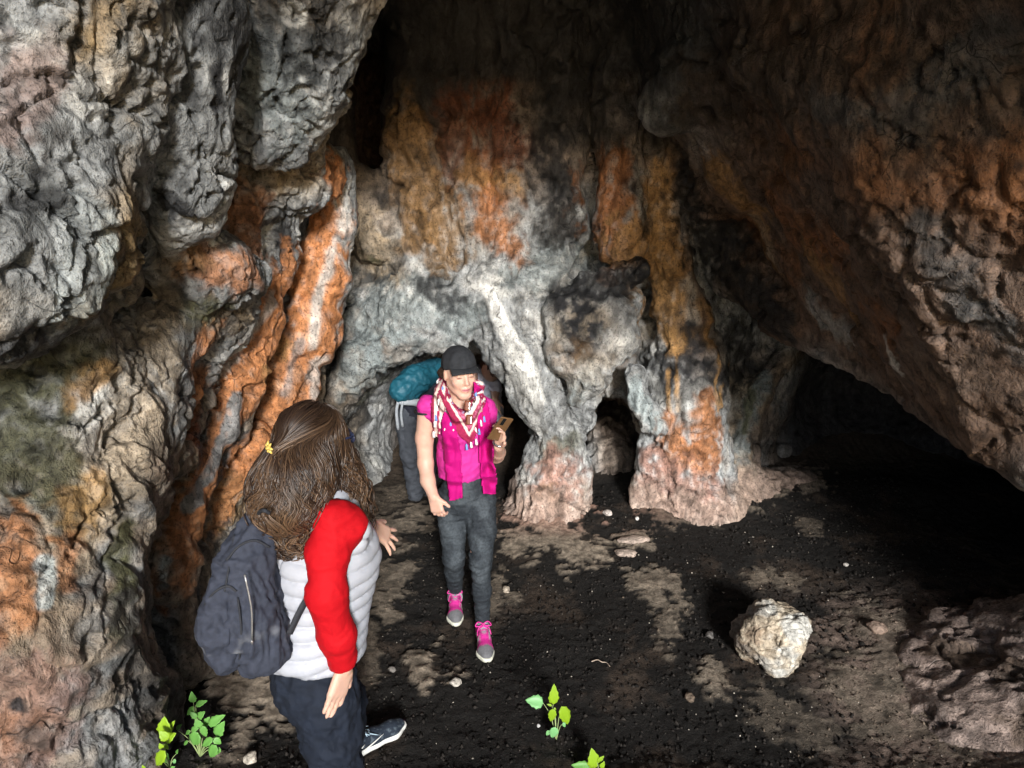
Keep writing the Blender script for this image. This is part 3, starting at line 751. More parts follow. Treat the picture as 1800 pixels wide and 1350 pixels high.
def rock_material(name, spec=0.35, rough=0.72, bump=1.0):
    m, nt, b = base_mat(name)
    L = nt.links.new
    tc = node(nt, 'ShaderNodeTexCoord')
    a = node(nt, 'ShaderNodeVertexColor', _layer_name='tint')
    mp = node(nt, 'ShaderNodeMapping'); mp.inputs['Scale'].default_value = (1, 1, 0.55)
    L(tc.outputs['Object'], mp.inputs['Vector'])
    n1 = node(nt, 'ShaderNodeTexNoise', Scale=26.0, Detail=5.0, Roughness=0.68, Distortion=0.6); L(mp.outputs['Vector'], n1.inputs['Vector'])
    r1 = node(nt, 'ShaderNodeMapRange', From_Min=0.3, From_Max=0.72, To_Min=0.40, To_Max=1.5); L(n1.outputs['Fac'], r1.inputs['Value'])
    n2 = node(nt, 'ShaderNodeTexNoise', Scale=75.0, Detail=3.0, Roughness=0.7); L(tc.outputs['Object'], n2.inputs['Vector'])
    r2 = node(nt, 'ShaderNodeMapRange', From_Min=0.54, From_Max=0.66, To_Min=1.0, To_Max=0.38); L(n2.outputs['Fac'], r2.inputs['Value'])
    mu = node(nt, 'ShaderNodeMath', _operation='MULTIPLY'); L(r1.outputs['Result'], mu.inputs[0]); L(r2.outputs['Result'], mu.inputs[1])
    sc = node(nt, 'ShaderNodeVectorMath', _operation='SCALE'); L(a.outputs['Color'], sc.inputs[0]); L(mu.outputs['Value'], sc.inputs['Scale'])
    wv = node(nt, 'ShaderNodeTexNoise', Scale=3.0, Detail=3.0); L(tc.outputs['Object'], wv.inputs['Vector'])
    dm = node(nt, 'ShaderNodeVectorMath', _operation='MULTIPLY_ADD'); L(wv.outputs['Color'], dm.inputs[0]); dm.inputs[1].default_value = (0.45, 0.45, 0.45); L(mp.outputs['Vector'], dm.inputs[2])
    ve = node(nt, 'ShaderNodeTexVoronoi', Scale=5.5, _feature='DISTANCE_TO_EDGE'); L(dm.outputs['Vector'], ve.inputs['Vector'])
    re = node(nt, 'ShaderNodeMapRange', From_Min=0.002, From_Max=0.016, To_Min=0.0, To_Max=1.0); L(ve.outputs['Distance'], re.inputs['Value'])
    gate = node(nt, 'ShaderNodeMapRange', From_Min=0.52, From_Max=0.62, To_Min=1.0, To_Max=0.0); L(wv.outputs['Fac'], gate.inputs['Value'])
    mxg = node(nt, 'ShaderNodeMath', _operation='MAXIMUM'); L(re.outputs['Result'], mxg.inputs[0]); L(gate.outputs['Result'], mxg.inputs[1])
    lift = node(nt, 'ShaderNodeMapRange', To_Min=0.5, To_Max=1.0); L(mxg.outputs['Value'], lift.inputs['Value'])
    s2 = node(nt, 'ShaderNodeVectorMath', _operation='SCALE'); L(sc.outputs['Vector'], s2.inputs[0]); L(lift.outputs['Result'], s2.inputs['Scale'])
    L(s2.outputs['Vector'], b.inputs['Base Color'])
    b.inputs['Specular IOR Level'].default_value = spec
    n3 = node(nt, 'ShaderNodeTexNoise', Scale=5.0, Detail=3.0); L(tc.outputs['Object'], n3.inputs['Vector'])
    r3 = node(nt, 'ShaderNodeMapRange', From_Min=0.35, From_Max=0.65, To_Min=rough - 0.22, To_Max=rough + 0.12); L(n3.outputs['Fac'], r3.inputs['Value'])
    L(r3.outputs['Result'], b.inputs['Roughness'])
    vo = node(nt, 'ShaderNodeTexVoronoi', Scale=34.0, _feature='SMOOTH_F1'); L(mp.outputs['Vector'], vo.inputs['Vector'])
    n4 = node(nt, 'ShaderNodeTexNoise', Scale=2.6, Detail=2.0); L(tc.outputs['Object'], n4.inputs['Vector'])
    r4 = node(nt, 'ShaderNodeMapRange', From_Min=0.40, From_Max=0.62, To_Min=0.25 * bump, To_Max=0.85 * bump); L(n4.outputs['Fac'], r4.inputs['Value'])
    b1 = node(nt, 'ShaderNodeBump', Distance=0.028); L(n1.outputs['Fac'], b1.inputs['Height']); L(r4.outputs['Result'], b1.inputs['Strength'])
    b2 = node(nt, 'ShaderNodeBump', Strength=0.7 * bump, Distance=0.012); L(n2.outputs['Fac'], b2.inputs['Height']); L(b1.outputs['Normal'], b2.inputs['Normal'])
    b3 = node(nt, 'ShaderNodeBump', Strength=0.25 * bump, Distance=0.012); L(vo.outputs['Distance'], b3.inputs['Height']); L(b2.outputs['Normal'], b3.inputs['Normal'])
    b4 = node(nt, 'ShaderNodeBump', Strength=0.6 * bump, Distance=0.015); L(mxg.outputs['Value'], b4.inputs['Height']); L(b3.outputs['Normal'], b4.inputs['Normal'])
    L(b4.outputs['Normal'], b.inputs['Normal'])
    return m
ROCK = rock_material('limestone')
# split the one shell into the pieces of the setting
qc = CAVE_P[CAVE_Q].mean(1)
qn = CAVE_N[CAVE_Q].mean(1)
_pil = [atr(*q) for q in ((905, 620, 5.2, 60), (945, 690, 5.2, 62), (982, 760, 5.25, 62), (978, 830, 5.25, 78), (965, 900, 5.22, 105), (960, 960, 5.2, 130))]
dp = np.full(len(qc), 9.0)
for a, b in zip(_pil, _pil[1:]):
    ba = (b - a)[:3]; t = np.clip((qc - a[:3]) @ ba / (ba @ ba), 0, 1)
    dp = np.minimum(dp, np.linalg.norm(qc - a[:3] - t[:, None] * ba, axis=1) / (a[3] + t * (b[3] - a[3])))
cls = np.full(len(qc), 1)                                   # back wall
cls[(qc[:, 0] < -1.15 + 0.10 * (qc[:, 1] - 4.5)) & (qc[:, 1] < 5.15)] = 0
cls[(qc[:, 0] < -0.4) & (qc[:, 1] < 4.3)] = 0
cls[(qc[:, 0] > 1.45 + 0.25 * (6 - qc[:, 1]) - 0.3 * (qc[:, 2] - 1.2)) & (qc[:, 1] < 7) & ((qc[:, 1] < 5.3) | (qc[:, 0] > 2.3))] = 2
cls[(qc[:, 2] > 2.75) & (qn[:, 2] < -0.3) & (cls != 0)] = 3
cls[(qc[:, 2] > 3.6)] = 3
cls[(qc[:, 2] < 0.6) & (qn[:, 2] > 0.6) & (qc[:, 1] < 4.7)] = 5
cls[dp < 1.0] = 4
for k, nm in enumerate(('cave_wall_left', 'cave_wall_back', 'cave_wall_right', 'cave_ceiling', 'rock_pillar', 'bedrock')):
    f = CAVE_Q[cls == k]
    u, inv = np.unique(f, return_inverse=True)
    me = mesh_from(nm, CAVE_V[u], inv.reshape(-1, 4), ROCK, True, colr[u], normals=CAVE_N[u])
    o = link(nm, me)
    if nm == 'rock_pillar': tag(o, 'pale limestone pillar with flared pink base between the two low arches', 'rock pillar', kind='thing')
    else: tag(o, kind='structure')
print('cave built', round(time.time() - T0, 1))
# ================================================================== THE FLOOR
def floor_height(x, y):
    x = np.asarray(x, float); y = np.asarray(y, float)
    z = 0.20 * sstep(2.95, 1.95, y) + 0.80 * sstep(1.5, -0.3, y)
    z = z + 0.16 * sstep(1.6, 2.9, x) * sstep(4.5, 3.1, y) + 0.10 * sstep(-1.3, -1.9, x)
    z = z + 0.30 * sstep(5.9, 7.5, y) + 0.12 * sstep(5.0, 5.5, y) * sstep(0.55, 1.1, x) * 0.6
    z = z + 0.10 * np.exp(-(((x - 0.28) / 0.42) ** 2 + ((y - 5.1) / 0.38) ** 2)) + 0.06 * np.exp(-(((x - 1.25) / 0.5) ** 2 + ((y - 5.2) / 0.3) ** 2))
    P = np.stack([np.ravel(x), np.ravel(y), np.zeros(np.size(x))], 1)
    n = fbm(P * 1.1, 3, 101).reshape(x.shape)
    return z + 0.035 * n
_gx = np.arange(-2.7, 4.7, 0.0155); _gy = np.concatenate([np.arange(-1.35, 2.2, 0.05), np.arange(2.2, 6.0, 0.0155), np.arange(6.0, 8.6, 0.05)])
GX, GY = np.meshgrid(_gx, _gy, indexing='ij')
GZ = floor_height(GX, GY)
FP = np.stack([GX.ravel(), GY.ravel(), np.zeros(GX.size)], 1)
f1 = fbm(FP * 2.4, 4, 111); f2 = fbm(FP * 7.0, 3, 121); f3 = fbm(FP * 19.0, 3, 131); f4 = perlin(FP * np.array([9.0, 26.0, 1]), 137)
fw = FP + 0.05 * np.stack([f2, f1, f2], 1)
# pale rock showing through the soil, traced where it lies
bare = np.zeros(len(FP))
def patch(pts, s=1.0):
    global bare
    A = [(ground(x, y), w * float(np.linalg.norm(ground(x, y) - EYE)) / FPX) for x, y, w in pts]
    if len(A) == 1: A = A * 2
    d = np.full(len(FP), 9.0)
    for (a, ra), (b, rb) in zip(A, A[1:]):
        ba = (b - a)[:2]; q = FP[:, :2] - a[:2]
        t = np.clip(q @ ba / (ba @ ba + 1e-9), 0, 1)
        e = q - t[:, None] * ba; e[:, 1] *= 0.62
        d = np.minimum(d, np.linalg.norm(e, axis=1) / (ra + t * (rb - ra)))
    bare = np.maximum(bare, np.minimum(1, s * 1.15) * sstep(1.05, 0.70, d + 0.9 * f2 + 0.7 * f3 + 0.5 * f4))
for p, s in (([(960, 925, 60), (1010, 965, 40), (1050, 975, 26)], 1.0), ([(900, 960, 34), (960, 960, 30)], 0.7), ([(1105, 958, 20), (1130, 956, 16)], 0.9),
             ([(1150, 1050, 26), (1180, 1080, 24), (1165, 1135, 16)], 0.55), ([(1110, 1030, 22), (1180, 1030, 24)], 0.7), ([(745, 1165, 30), (748, 1210, 14)], 0.95), ([(795, 1200, 18)], 0.6),
             ([(1040, 1000, 18)], 0.6), ([(690, 1010, 40), (720, 1000, 20)], 0.55), ([(660, 1060, 24), (680, 1080, 20)], 0.6), ([(680, 930, 40), (740, 905, 30)], 0.6),
             ([(430, 1215, 50), (470, 1240, 40)], 0.95), ([(500, 1180, 40)], 0.8), ([(420, 1310, 30)], 0.7), ([(650, 1110, 20), (640, 1190, 26)], 0.5),
             ([(1330, 1010, 22), (1390, 1020, 16)], 0.45), ([(1420, 925, 20)], 0.4), ([(1250, 1190, 26)], 0.7), ([(1340, 1240, 30), (1420, 1260, 40)], 0.3),
             ([(1560, 1120, 50), (1650, 1180, 70)], 0.5), ([(1560, 1240, 70), (1680, 1280, 80)], 0.45), ([(1230, 880, 40), (1320, 862, 34), (1400, 845, 36)], 0.65), ([(1160, 905, 30)], 0.5),
             ([(880, 1010, 20), (860, 1060, 14)], 0.45), ([(900, 1045, 14)], 0.5), ([(690, 870, 40), (760, 850, 30)], 0.4), ([(1075, 790, 40)], 0.8)):
    patch(p, s)
soilh = 0.010 * f2 + 0.009 * np.abs(f3) + 0.006 * fbm(FP * 42.0, 2, 141)
bare2 = 0
rockh = 0.014 + 0.007 * ridged(fw * 6.0, 3, 151) + 0.007 * f3 + 0.005 * fbm(FP * 42.0, 2, 143)
GZ = GZ + (soilh * (1 - bare) + rockh * bare).reshape(GZ.shape)
SOIL = np.array([0.0095, 0.0082, 0.0070]); SOIL2 = np.array([0.046, 0.033, 0.024]); FROCK = np.array([0.36, 0.295, 0.225])
fc = SOIL + (SOIL2 - SOIL) * sstep(0.05, 0.7, f1 + 0.3 * f3)[:, None]
pinkf = sstep(0.9, 0.3, np.hypot((FP[:, 0] - 0.4) / 1.2, (FP[:, 1] - 5.1) / 0.5))[:, None]
rk = FROCK * (0.75 + 0.45 * f3 + 0.2 * f2)[:, None]
rk = rk + (np.array([0.36, 0.21, 0.16]) - rk) * pinkf * 0.7
dustb = sstep(5.6, 6.2, FP[:, 1]) * 0.6 + sstep(-0.5, -1.2, FP[:, 0]) * sstep(4.6, 5.4, FP[:, 1]) * 0.4
fc = fc + (np.array([0.12, 0.09, 0.065]) - fc) * np.clip(dustb, 0, 1)[:, None]
redd = sstep(1.35, 1.8, FP[:, 0] + 0.2 * f1) * sstep(4.4, 3.6, FP[:, 1] + 0.3 * f1)
fc = fc + (np.array([0.21, 0.155, 0.125]) * (0.8 + 0.5 * f2 + 0.3 * f3)[:, None].clip(0.25, 2) - fc) * (0.92 * redd * sstep(-0.5, 0.1, f1 + 0.5 * f2 + 0.25))[:, None]
fc = fc + (rk - fc) * bare[:, None]
nx, ny = GX.shape
ii = np.arange(nx * ny).reshape(nx, ny)
FQ = np.stack([ii[:-1, :-1].ravel(), ii[1:, :-1].ravel(), ii[1:, 1:].ravel(), ii[:-1, 1:].ravel()], 1)
FV = np.stack([GX.ravel(), GY.ravel(), GZ.ravel()], 1)
def soil_material():
    m, nt, b = base_mat('cave_soil')
    L = nt.links.new
    tc = node(nt, 'ShaderNodeTexCoord')
    a = node(nt, 'ShaderNodeVertexColor', _layer_name='tint')
    n1 = node(nt, 'ShaderNodeTexNoise', Scale=38.0, Detail=8.0, Roughness=0.72); L(tc.outputs['Object'], n1.inputs['Vector'])
    r1 = node(nt, 'ShaderNodeMapRange', From_Min=0.3, From_Max=0.7, To_Min=0.35, To_Max=1.6); L(n1.outputs['Fac'], r1.inputs['Value'])
    sc = node(nt, 'ShaderNodeVectorMath', _operation='SCALE'); L(a.outputs['Color'], sc.inputs[0]); L(r1.outputs['Result'], sc.inputs['Scale'])
    L(sc.outputs['Vector'], b.inputs['Base Color'])
    b.inputs['Roughness'].default_value = 0.8; b.inputs['Specular IOR Level'].default_value = 0.3
    n2 = node(nt, 'ShaderNodeTexNoise', Scale=110.0, Detail=4.0, Roughness=0.7); L(tc.outputs['Object'], n2.inputs['Vector'])
    b1 = node(nt, 'ShaderNodeBump', Strength=0.9, Distance=0.015); L(n1.outputs['Fac'], b1.inputs['Height'])
    b2 = node(nt, 'ShaderNodeBump', Strength=0.8, Distance=0.008); L(n2.outputs['Fac'], b2.inputs['Height']); L(b1.outputs['Normal'], b2.inputs['Normal'])
    L(b2.outputs['Normal'], b.inputs['Normal'])
    return m
SOILM = soil_material()
tag(link('cave_floor', mesh_from('cave_floor', FV, FQ, SOILM, True, fc)), kind='structure')
def gfloor(px, py):
    g = ground(px, py)
    for _ in range(6): g = ground(px, py, zfloor(g[0], g[1]))
    return g
def zfloor(x, y):
    i = int(np.clip(round((x - _gx[0]) / 0.0155), 0, nx - 1)); j = int(np.argmin(np.abs(_gy - y)))
    return float(GZ[i, j])
# hillside outside the mouth, unseen, added for its light bounce
_o = Bag().add([(-60, -80, -6.0), (60, -80, -6.0), (60, -1.3, 1.1), (-60, -1.3, 1.1)], [(0, 1, 2, 3)]).build('hillside', simple_mat('hillside_scrub', (0.09, 0.10, 0.05), 0.9, 0.4, 2.0), smooth=False)
tag(_o, kind='structure')
print('floor', round(time.time() - T0, 1))
# ================================================================== PEOPLE: toolkit
def unit(v):
    v = np.asarray(v, float); return v / np.linalg.norm(v)
class Solid:
    """list of rounded shapes melted into one skin"""
    def __init__(self, k=0.02): self.s = []; self.k = k
    def chain(self, pts, k=None, carve=False):
        pts = [np.asarray(p, float) for p in pts]
        if len(pts) == 1: pts = pts * 2
        for a, b in zip(pts, pts[1:]): self.s.append(('c', a, b, self.k if k is None else k, carve))
        return self
    def ball(self, c, r, k=None, carve=False, rot=None):
        self.s.append(('e', np.asarray(c, float), np.broadcast_to(np.asarray(r, float), (3,)), self.k if k is None else k, carve, rot)); return self
    def box(self, c, half, rad, k=None, carve=False, rot=None):
        self.s.append(('b', np.asarray(c, float), np.asarray(half, float), rad, self.k if k is None else k, carve, rot)); return self
    def bounds(self):
        lo, hi = [], []
        for q in self.s:
            if q[0] == 'c':
                if q[4]: continue
                for p in q[1:3]: lo.append(p[:3] - p[3]); hi.append(p[:3] + p[3])
            else:
                if q[0] == 'e' and q[4] or q[0] == 'b' and q[5]: continue
                r = q[2].max() if q[0] == 'e' else np.linalg.norm(q[2])
                lo.append(q[1] - r); hi.append(q[1] + r)
        return np.min(lo, 0), np.max(hi, 0)
    def field(self, h, pad=0.03):
        lo, hi = self.bounds()
        F = Field(lo - pad, hi + pad, h)
        for q in self.s:
            if q[0] == 'c': F.cone(q[1], q[2], q[3], q[4])
            elif q[0] == 'e': F.ellipsoid(q[1], q[2], q[3], q[4], q[5])
            else: F.box(q[1], q[2], q[3], q[4], q[5], q[6])
        return F
def cut(F, point, normal, k=0.004):
    """keep the side of the plane the normal points away from"""
    X, Y, Z = F.grid()
    n = unit(normal)
    d = ((X - point[0]) * n[0] + (Y - point[1]) * n[1] + (Z - point[2]) * n[2]).astype(np.float32)
    h = np.clip(0.5 + (0.5 / k) * (F.v - d), 0, 1)
    F.v = d + (F.v - d) * h + k * h * (1 - h)
def skin_of(F, it=2):
    V, Q = F.surface()
    V = relax(V, Q, it, 0.5)
    return V, Q
def part(name, root, V, Q, mat, col=None, disp=None):
    if disp is not None: V = V + vnormals(V, Q) * np.asarray(disp)[:, None]
    o = link(name, mesh_from(name, V - np.array(root.location), Q, mat, True, col), root)
    return o
def folds(V, amp=0.004, s=(14, 14, 7), seed=0):
    P = V * np.array(s); w = 0.35 * np.stack([fbm(V * 5, 2, seed + 5)] * 3, 1)
    return amp * (ridged(P + w * 2, 2, seed) - 0.7) + amp * 0.5 * fbm(V * 30, 2, seed + 9)
def head_frame(fwd, up=(0, 0, 1)):
    f = unit(fwd); r = unit(np.cross(f, up)); u = np.cross(r, f)
    return np.stack([r, f, u], 1)
def add_head(S, c, R, neck_to, s=1.0, nr=0.05):
    w = lambda x, y, z: np.asarray(c) + R @ (np.array([x, y, z]) * s)
    w4 = lambda x, y, z, r: np.append(w(x, y, z), r * s)
    S.ball(w(0, -0.012, 0.028), np.array([0.074, 0.094, 0.088]) * s, 0.02, rot=R)
    S.ball(w(0, 0.024, -0.036), np.array([0.060, 0.066, 0.078]) * s, 0.03, rot=R)
    for e in (-1, 1):
        S.chain([w4(e * 0.050, 0.0, -0.055, 0.020), w4(e * 0.012, 0.064, -0.100, 0.019)], 0.02)
        S.chain([w4(e * 0.038, 0.060, -0.028, 0.022)], 0.02)
        S.ball(w(e * 0.076, -0.006, -0.008), np.array([0.008, 0.017, 0.030]) * s, 0.006, rot=R)
    S.chain([w4(-0.012, 0.066, -0.102, 0.018), w4(0.012, 0.066, -0.102, 0.018)], 0.015)
    S.chain([w4(-0.034, 0.078, 0.024, 0.010), w4(0.034, 0.078, 0.024, 0.010)], 0.012)
    for e in (-1, 1):
        S.chain([w4(e * 0.031, 0.100, 0.004, 0.016)], 0.012, True)
        S.chain([w4(e * 0.031, 0.074, 0.003, 0.0135)], 0.004)
    S.chain([w4(0, 0.084, 0.012, 0.008), w4(0, 0.104, -0.030, 0.0115)], 0.010)
    for e in (-1, 1): S.chain([w4(e * 0.011, 0.092, -0.034, 0.008)], 0.006)
    S.chain([w4(-0.020, 0.082, -0.061, 0.0065), w4(0, 0.090, -0.058, 0.0075), w4(0.020, 0.082, -0.061, 0.0065)], 0.005)
    S.chain([w4(-0.016, 0.083, -0.071, 0.007), w4(0, 0.088, -0.072, 0.0085), w4(0.016, 0.083, -0.071, 0.007)], 0.005)
    S.chain([w4(0, -0.022, -0.06, nr), np.append(neck_to, nr * 1.12)], 0.03)
    return w
def add_hand(S, wrist, d, n, thumb, size=1.0, curl=0.35, spread=0.10, curls=None):
    """palm and five fingers; d = wrist to knuckles, n = out of the back of the hand, thumb = side the thumb leaves on"""
    d = unit(d); n = unit(np.asarray(n, float) - d * np.dot(n, d)); s = np.cross(d, n)
    if np.dot(s, thumb) < 0: s = -s
    p4 = lambda p, r: np.append(p, r * size)
    W = np.asarray(wrist, float)
    L = 0.088 * size
    for j in range(4):
        o = (0.030 - 0.020 * j) * size
        S.chain([p4(W + s * o * 0.7 + d * 0.012 * size, 0.014), p4(W + d * (L - 0.003 * abs(j - 1)) + s * o, 0.0125)], 0.012)
    fl = (0.070, 0.080, 0.074, 0.058)
    for j in range(4):
        o = (0.030 - 0.020 * j) * size
        cj = curl if curls is None else curls[j]
        p = W + d * (L - 0.003 * abs(j - 1)) + s * o
        dirv = unit(d + s * spread * (1.5 - j) * 0.6)
        pts = [p4(p, 0.0098)]
        ang = cj * 0.6
        for seg, fr in enumerate((0.45, 0.31, 0.24)):
            v = dirv * math.cos(ang) - n * math.sin(ang)
            p = p + v * fl[j] * fr * size
            pts.append(p4(p, (0.0090, 0.0082, 0.0070)[seg])); ang += cj
        S.chain(pts, 0.003)
    p = W + d * 0.022 * size + s * 0.026 * size
    v = unit(d * 0.72 + s * 0.62 - n * 0.25)
    q = p + v * 0.042 * size; v2 = unit(v + d * 0.45 - n * 0.3 * curl); r_ = q + v2 * 0.034 * size
    S.chain([p4(p, 0.015), p4(q, 0.0112), p4(r_ - v2 * 0.008, 0.0098), p4(r_, 0.0085)], 0.006)
SKIN = tint_mat('skin', 0.5, 0.06, 30.0, 0.25, 260.0, 0.001, 0.4, 0.15)
def skin_tint(V, base, c=None, R=None, s=1.0, lip=(0.55, 0.16, 0.20), brow=(0.09, 0.05, 0.03)):
    col = np.tile(np.array(base, float), (len(V), 1))
    col *= (1 + 0.05 * fbm(V * 25, 2, 3))[:, None]
    if c is not None:
        L = ((V - c) @ R) / s
        def m(x, y, z, rx, ry, rz): return sstep(1.25, 0.75, np.sqrt(((np.abs(L[:, 0]) - x) / rx) ** 2 + ((L[:, 1] - y) / ry) ** 2 + ((L[:, 2] - z) / rz) ** 2))
        for mask, cc, k in ((m(0, 0.088, -0.066, 0.022, 0.02, 0.0085), lip, 0.85), (m(0.031, 0.085, 0.024, 0.017, 0.02, 0.0045), brow, 0.8),
                            (m(0.031, 0.086, -0.003, 0.014, 0.02, 0.0045), (0.10, 0.05, 0.04), 0.8), (m(0.040, 0.06, -0.035, 0.02, 0.03, 0.02), (0.72, 0.36, 0.30), 0.35), (m(0, 0.088, -0.0655, 0.02, 0.02, 0.0022), (0.18, 0.05, 0.06), 0.8)):
            col += (np.array(cc) - col) * (k * mask)[:, None]
    return col
def inside(poly, x, y):
    r = np.zeros(np.shape(x), bool); n = len(poly)
    for i in range(n):
        (x0, y0), (x1, y1) = poly[i], poly[(i + 1) % n]
        c = ((y0 > y) != (y1 > y)) & (x < (x1 - x0) * (y - y0) / (y1 - y0 + 1e-9) + x0)
        r ^= c
    return r
def drape(poly, bvh, step, lift, seed=0, fold=0.004, blur=3, back=None, dirn=None):
    """a cloth lying on the body: the outline is traced, the cloth takes its depth from what it lies on"""
    xs = [p[0] for p in poly]; ys = [p[1] for p in poly]
    gx = np.arange(min(xs) - step, max(xs) + 2 * step, step); gy = np.arange(min(ys) - step, max(ys) + 2 * step, step)
    A, B = np.meshgrid(gx, gy, indexing='ij')
    Tt = np.full(A.shape, np.nan)
    for i in range(len(gx)):
        for j in range(len(gy)):
            d = ray(gx[i], gy[j]); h = bvh.ray_cast(Vector(EYE), Vector(d))
            if h[0] is not None: Tt[i, j] = h[3] / np.linalg.norm(d)
    if back is not None: Tt[Tt > back] = np.nan
    # fill where the cloth hangs free, then smooth
    for _ in range(200):
        nanm = np.isnan(Tt)
        if not nanm.any(): break
        pad = np.pad(Tt, 1, constant_values=np.nan)
        st = np.stack([pad[:-2, 1:-1], pad[2:, 1:-1], pad[1:-1, :-2], pad[1:-1, 2:]])
        cnt = (~np.isnan(st)).sum(0); av = np.where(cnt > 0, np.nansum(st, 0) / np.maximum(cnt, 1), np.nan)
        Tt = np.where(nanm, av, Tt)
    T0_ = Tt.copy()
    for _ in range(blur):
        pad = np.pad(Tt, 1, mode='edge')
        Tt = (pad[:-2, 1:-1] + pad[2:, 1:-1] + pad[1:-1, :-2] + pad[1:-1, 2:] + 2 * Tt) / 6
        Tt = np.minimum(Tt, T0_)
    ok = inside(poly, A, B)
    Pp = np.stack([A.ravel() * 0.05, B.ravel() * 0.02, np.zeros(A.size)], 1)
    Tt = Tt - lift - (fold * np.abs(perlin(Pp, seed)) * 2).reshape(A.shape)
    dirs = np.stack([(A - 900) / FPX, _CP + (675 - B) / FPX * _SP, -_SP + (675 - B) / FPX * _CP], -1)
    V = EYE + dirs * Tt[..., None]
    idx = np.full(A.shape, -1); use = np.zeros(A.shape, bool)
    q = ok[:-1, :-1] & ok[1:, :-1] & ok[1:, 1:] & ok[:-1, 1:]
    for a, b in ((0, 0), (1, 0), (1, 1), (0, 1)):
        use[a:a + q.shape[0], b:b + q.shape[1]] |= q
    idx[use] = np.arange(use.sum())
    i, j = np.nonzero(q)
    Q = np.stack([idx[i, j], idx[i, j + 1], idx[i + 1, j + 1], idx[i + 1, j]], 1)
    return V[use], Q, A[use], B[use]
def thicken(V, Q, th):
    """give a sheet real thickness (front, back and rim)"""
    N = vnormals(V, Q)
    n = len(V)
    e = np.concatenate([Q[:, [k, (k + 1) % 4]] for k in range(4)])
    key = np.sort(e, 1); kk = key[:, 0] * n + key[:, 1]
    u, inv, cnt = np.unique(kk, return_inverse=True, return_counts=True)
    b = e[cnt[inv] == 1]
    rim = np.stack([b[:, 1], b[:, 0], b[:, 0] + n, b[:, 1] + n], 1)
    return np.concatenate([V, V - N * th]), np.concatenate([Q, Q[:, ::-1] + n, rim])
def bvh_of(*vq):
    V, Q, o = [], [], 0
    for v, q in vq:
        V += v.tolist(); Q += (q + o).tolist(); o += len(v)
    return BVHTree.FromPolygons(V, Q)
def shoe(root, heel, toe, up_z, upper, sole_mat, size=0.26, tint=None, toe_mat=None, collar_mat=None, lace_mat=None, roll=0.0, pitch=0.0):
    """trainer from heel to toe point on the ground: sole, upper, toe cap, collar, laces"""
    h = np.asarray(heel, float); t = np.asarray(toe, float)
    f = unit(t - h); L = float(np.linalg.norm(t - h)); s = unit(np.cross(f, (0, 0, 1))); u = np.cross(s, f)
    R = np.stack([s, f, u], 1)
    w = lambda x, y, z: h + R @ np.array([x, y * L, z])
    w4 = lambda x, y, z, r: np.append(w(x, y, z), r)
    S = Solid(0.015)
    S.chain([w4(0, 0.12, 0.018, 0.036), w4(0, 0.5, 0.018, 0.036), w4(0.004, 0.76, 0.018, 0.046), w4(0.0, 0.90, 0.022, 0.034)], 0.02)
    F = S.field(0.005); cut(F, w(0, 0, 0.028), u); cut(F, w(0, 0, 0.0), -u)
    V, Q = skin_of(F, 1); sole = part('sole', root, V, Q, sole_mat)
    S = Solid(0.02)
    S.chain([w4(0, 0.14, 0.040, 0.034), w4(0, 0.15, 0.085, 0.033)], 0.02)
    S.chain([w4(0, 0.14, 0.038, 0.033), w4(0, 0.5, 0.036, 0.034), w4(0.003, 0.76, 0.028, 0.042), w4(0, 0.88, 0.026, 0.032)], 0.02)
    S.chain([w4(0, 0.22, 0.075, 0.032), w4(0, 0.48, 0.058, 0.028), w4(0, 0.68, 0.040, 0.028)], 0.02)
    F = S.field(0.005); cut(F, w(0, 0, 0.024), -u)
    cut(F, w(0, 0.1, 0.105), u)
    V, Q = skin_of(F, 2)
    L_ = (V - h) @ R; L_[:, 1] /= L
    col = tint(L_, V) if tint else None
    up_ = part('upper', root, V, Q, upper, col)
    if lace_mat:
        B = Bag()
        for k in range(5):
            yy = 0.33 + 0.075 * k; zz = 0.104 - 0.052 * (yy - 0.25) / 0.45 + 0.006
            for e in (-1, 1):
                B.tube([w(-e * 0.022, yy, zz - 0.008) - np.array(root.location), w(0, yy + 0.018, zz + 0.003) - np.array(root.location), w(e * 0.022, yy + 0.035, zz - 0.016) - np.array(root.location)], 0.0032, 5)
        for e in (-1, 1):
            B.tube(smooth_path([w(0, 0.32, 0.112) , w(e * 0.028, 0.30, 0.122), w(e * 0.044, 0.36, 0.108), w(e * 0.020, 0.36, 0.106), w(0, 0.33, 0.112)], 14) - np.array(root.location), 0.0028, 5)
            B.tube(smooth_path([w(0, 0.32, 0.112), w(e * 0.030, 0.40, 0.098), w(e * 0.038, 0.50, 0.075)], 8) - np.array(root.location), 0.0026, 5)
        B.build('laces', lace_mat, root)
    return w
# ================================================================== woman in magenta, standing, phone in hand
pw = empty('person', (-0.22, 3.72, 0.0), 'woman in black cap, magenta top and printed scarf standing with a phone', 'person')
SK = (0.56, 0.34, 0.26)
J = atr
HC = at(808, 655, 3.70); HR = head_frame((0.40, -0.90, 0.0))
S = Solid(0.03)
pw_face = add_head(S, HC, HR, at(806, 712, 3.74), 1.0, 0.048)
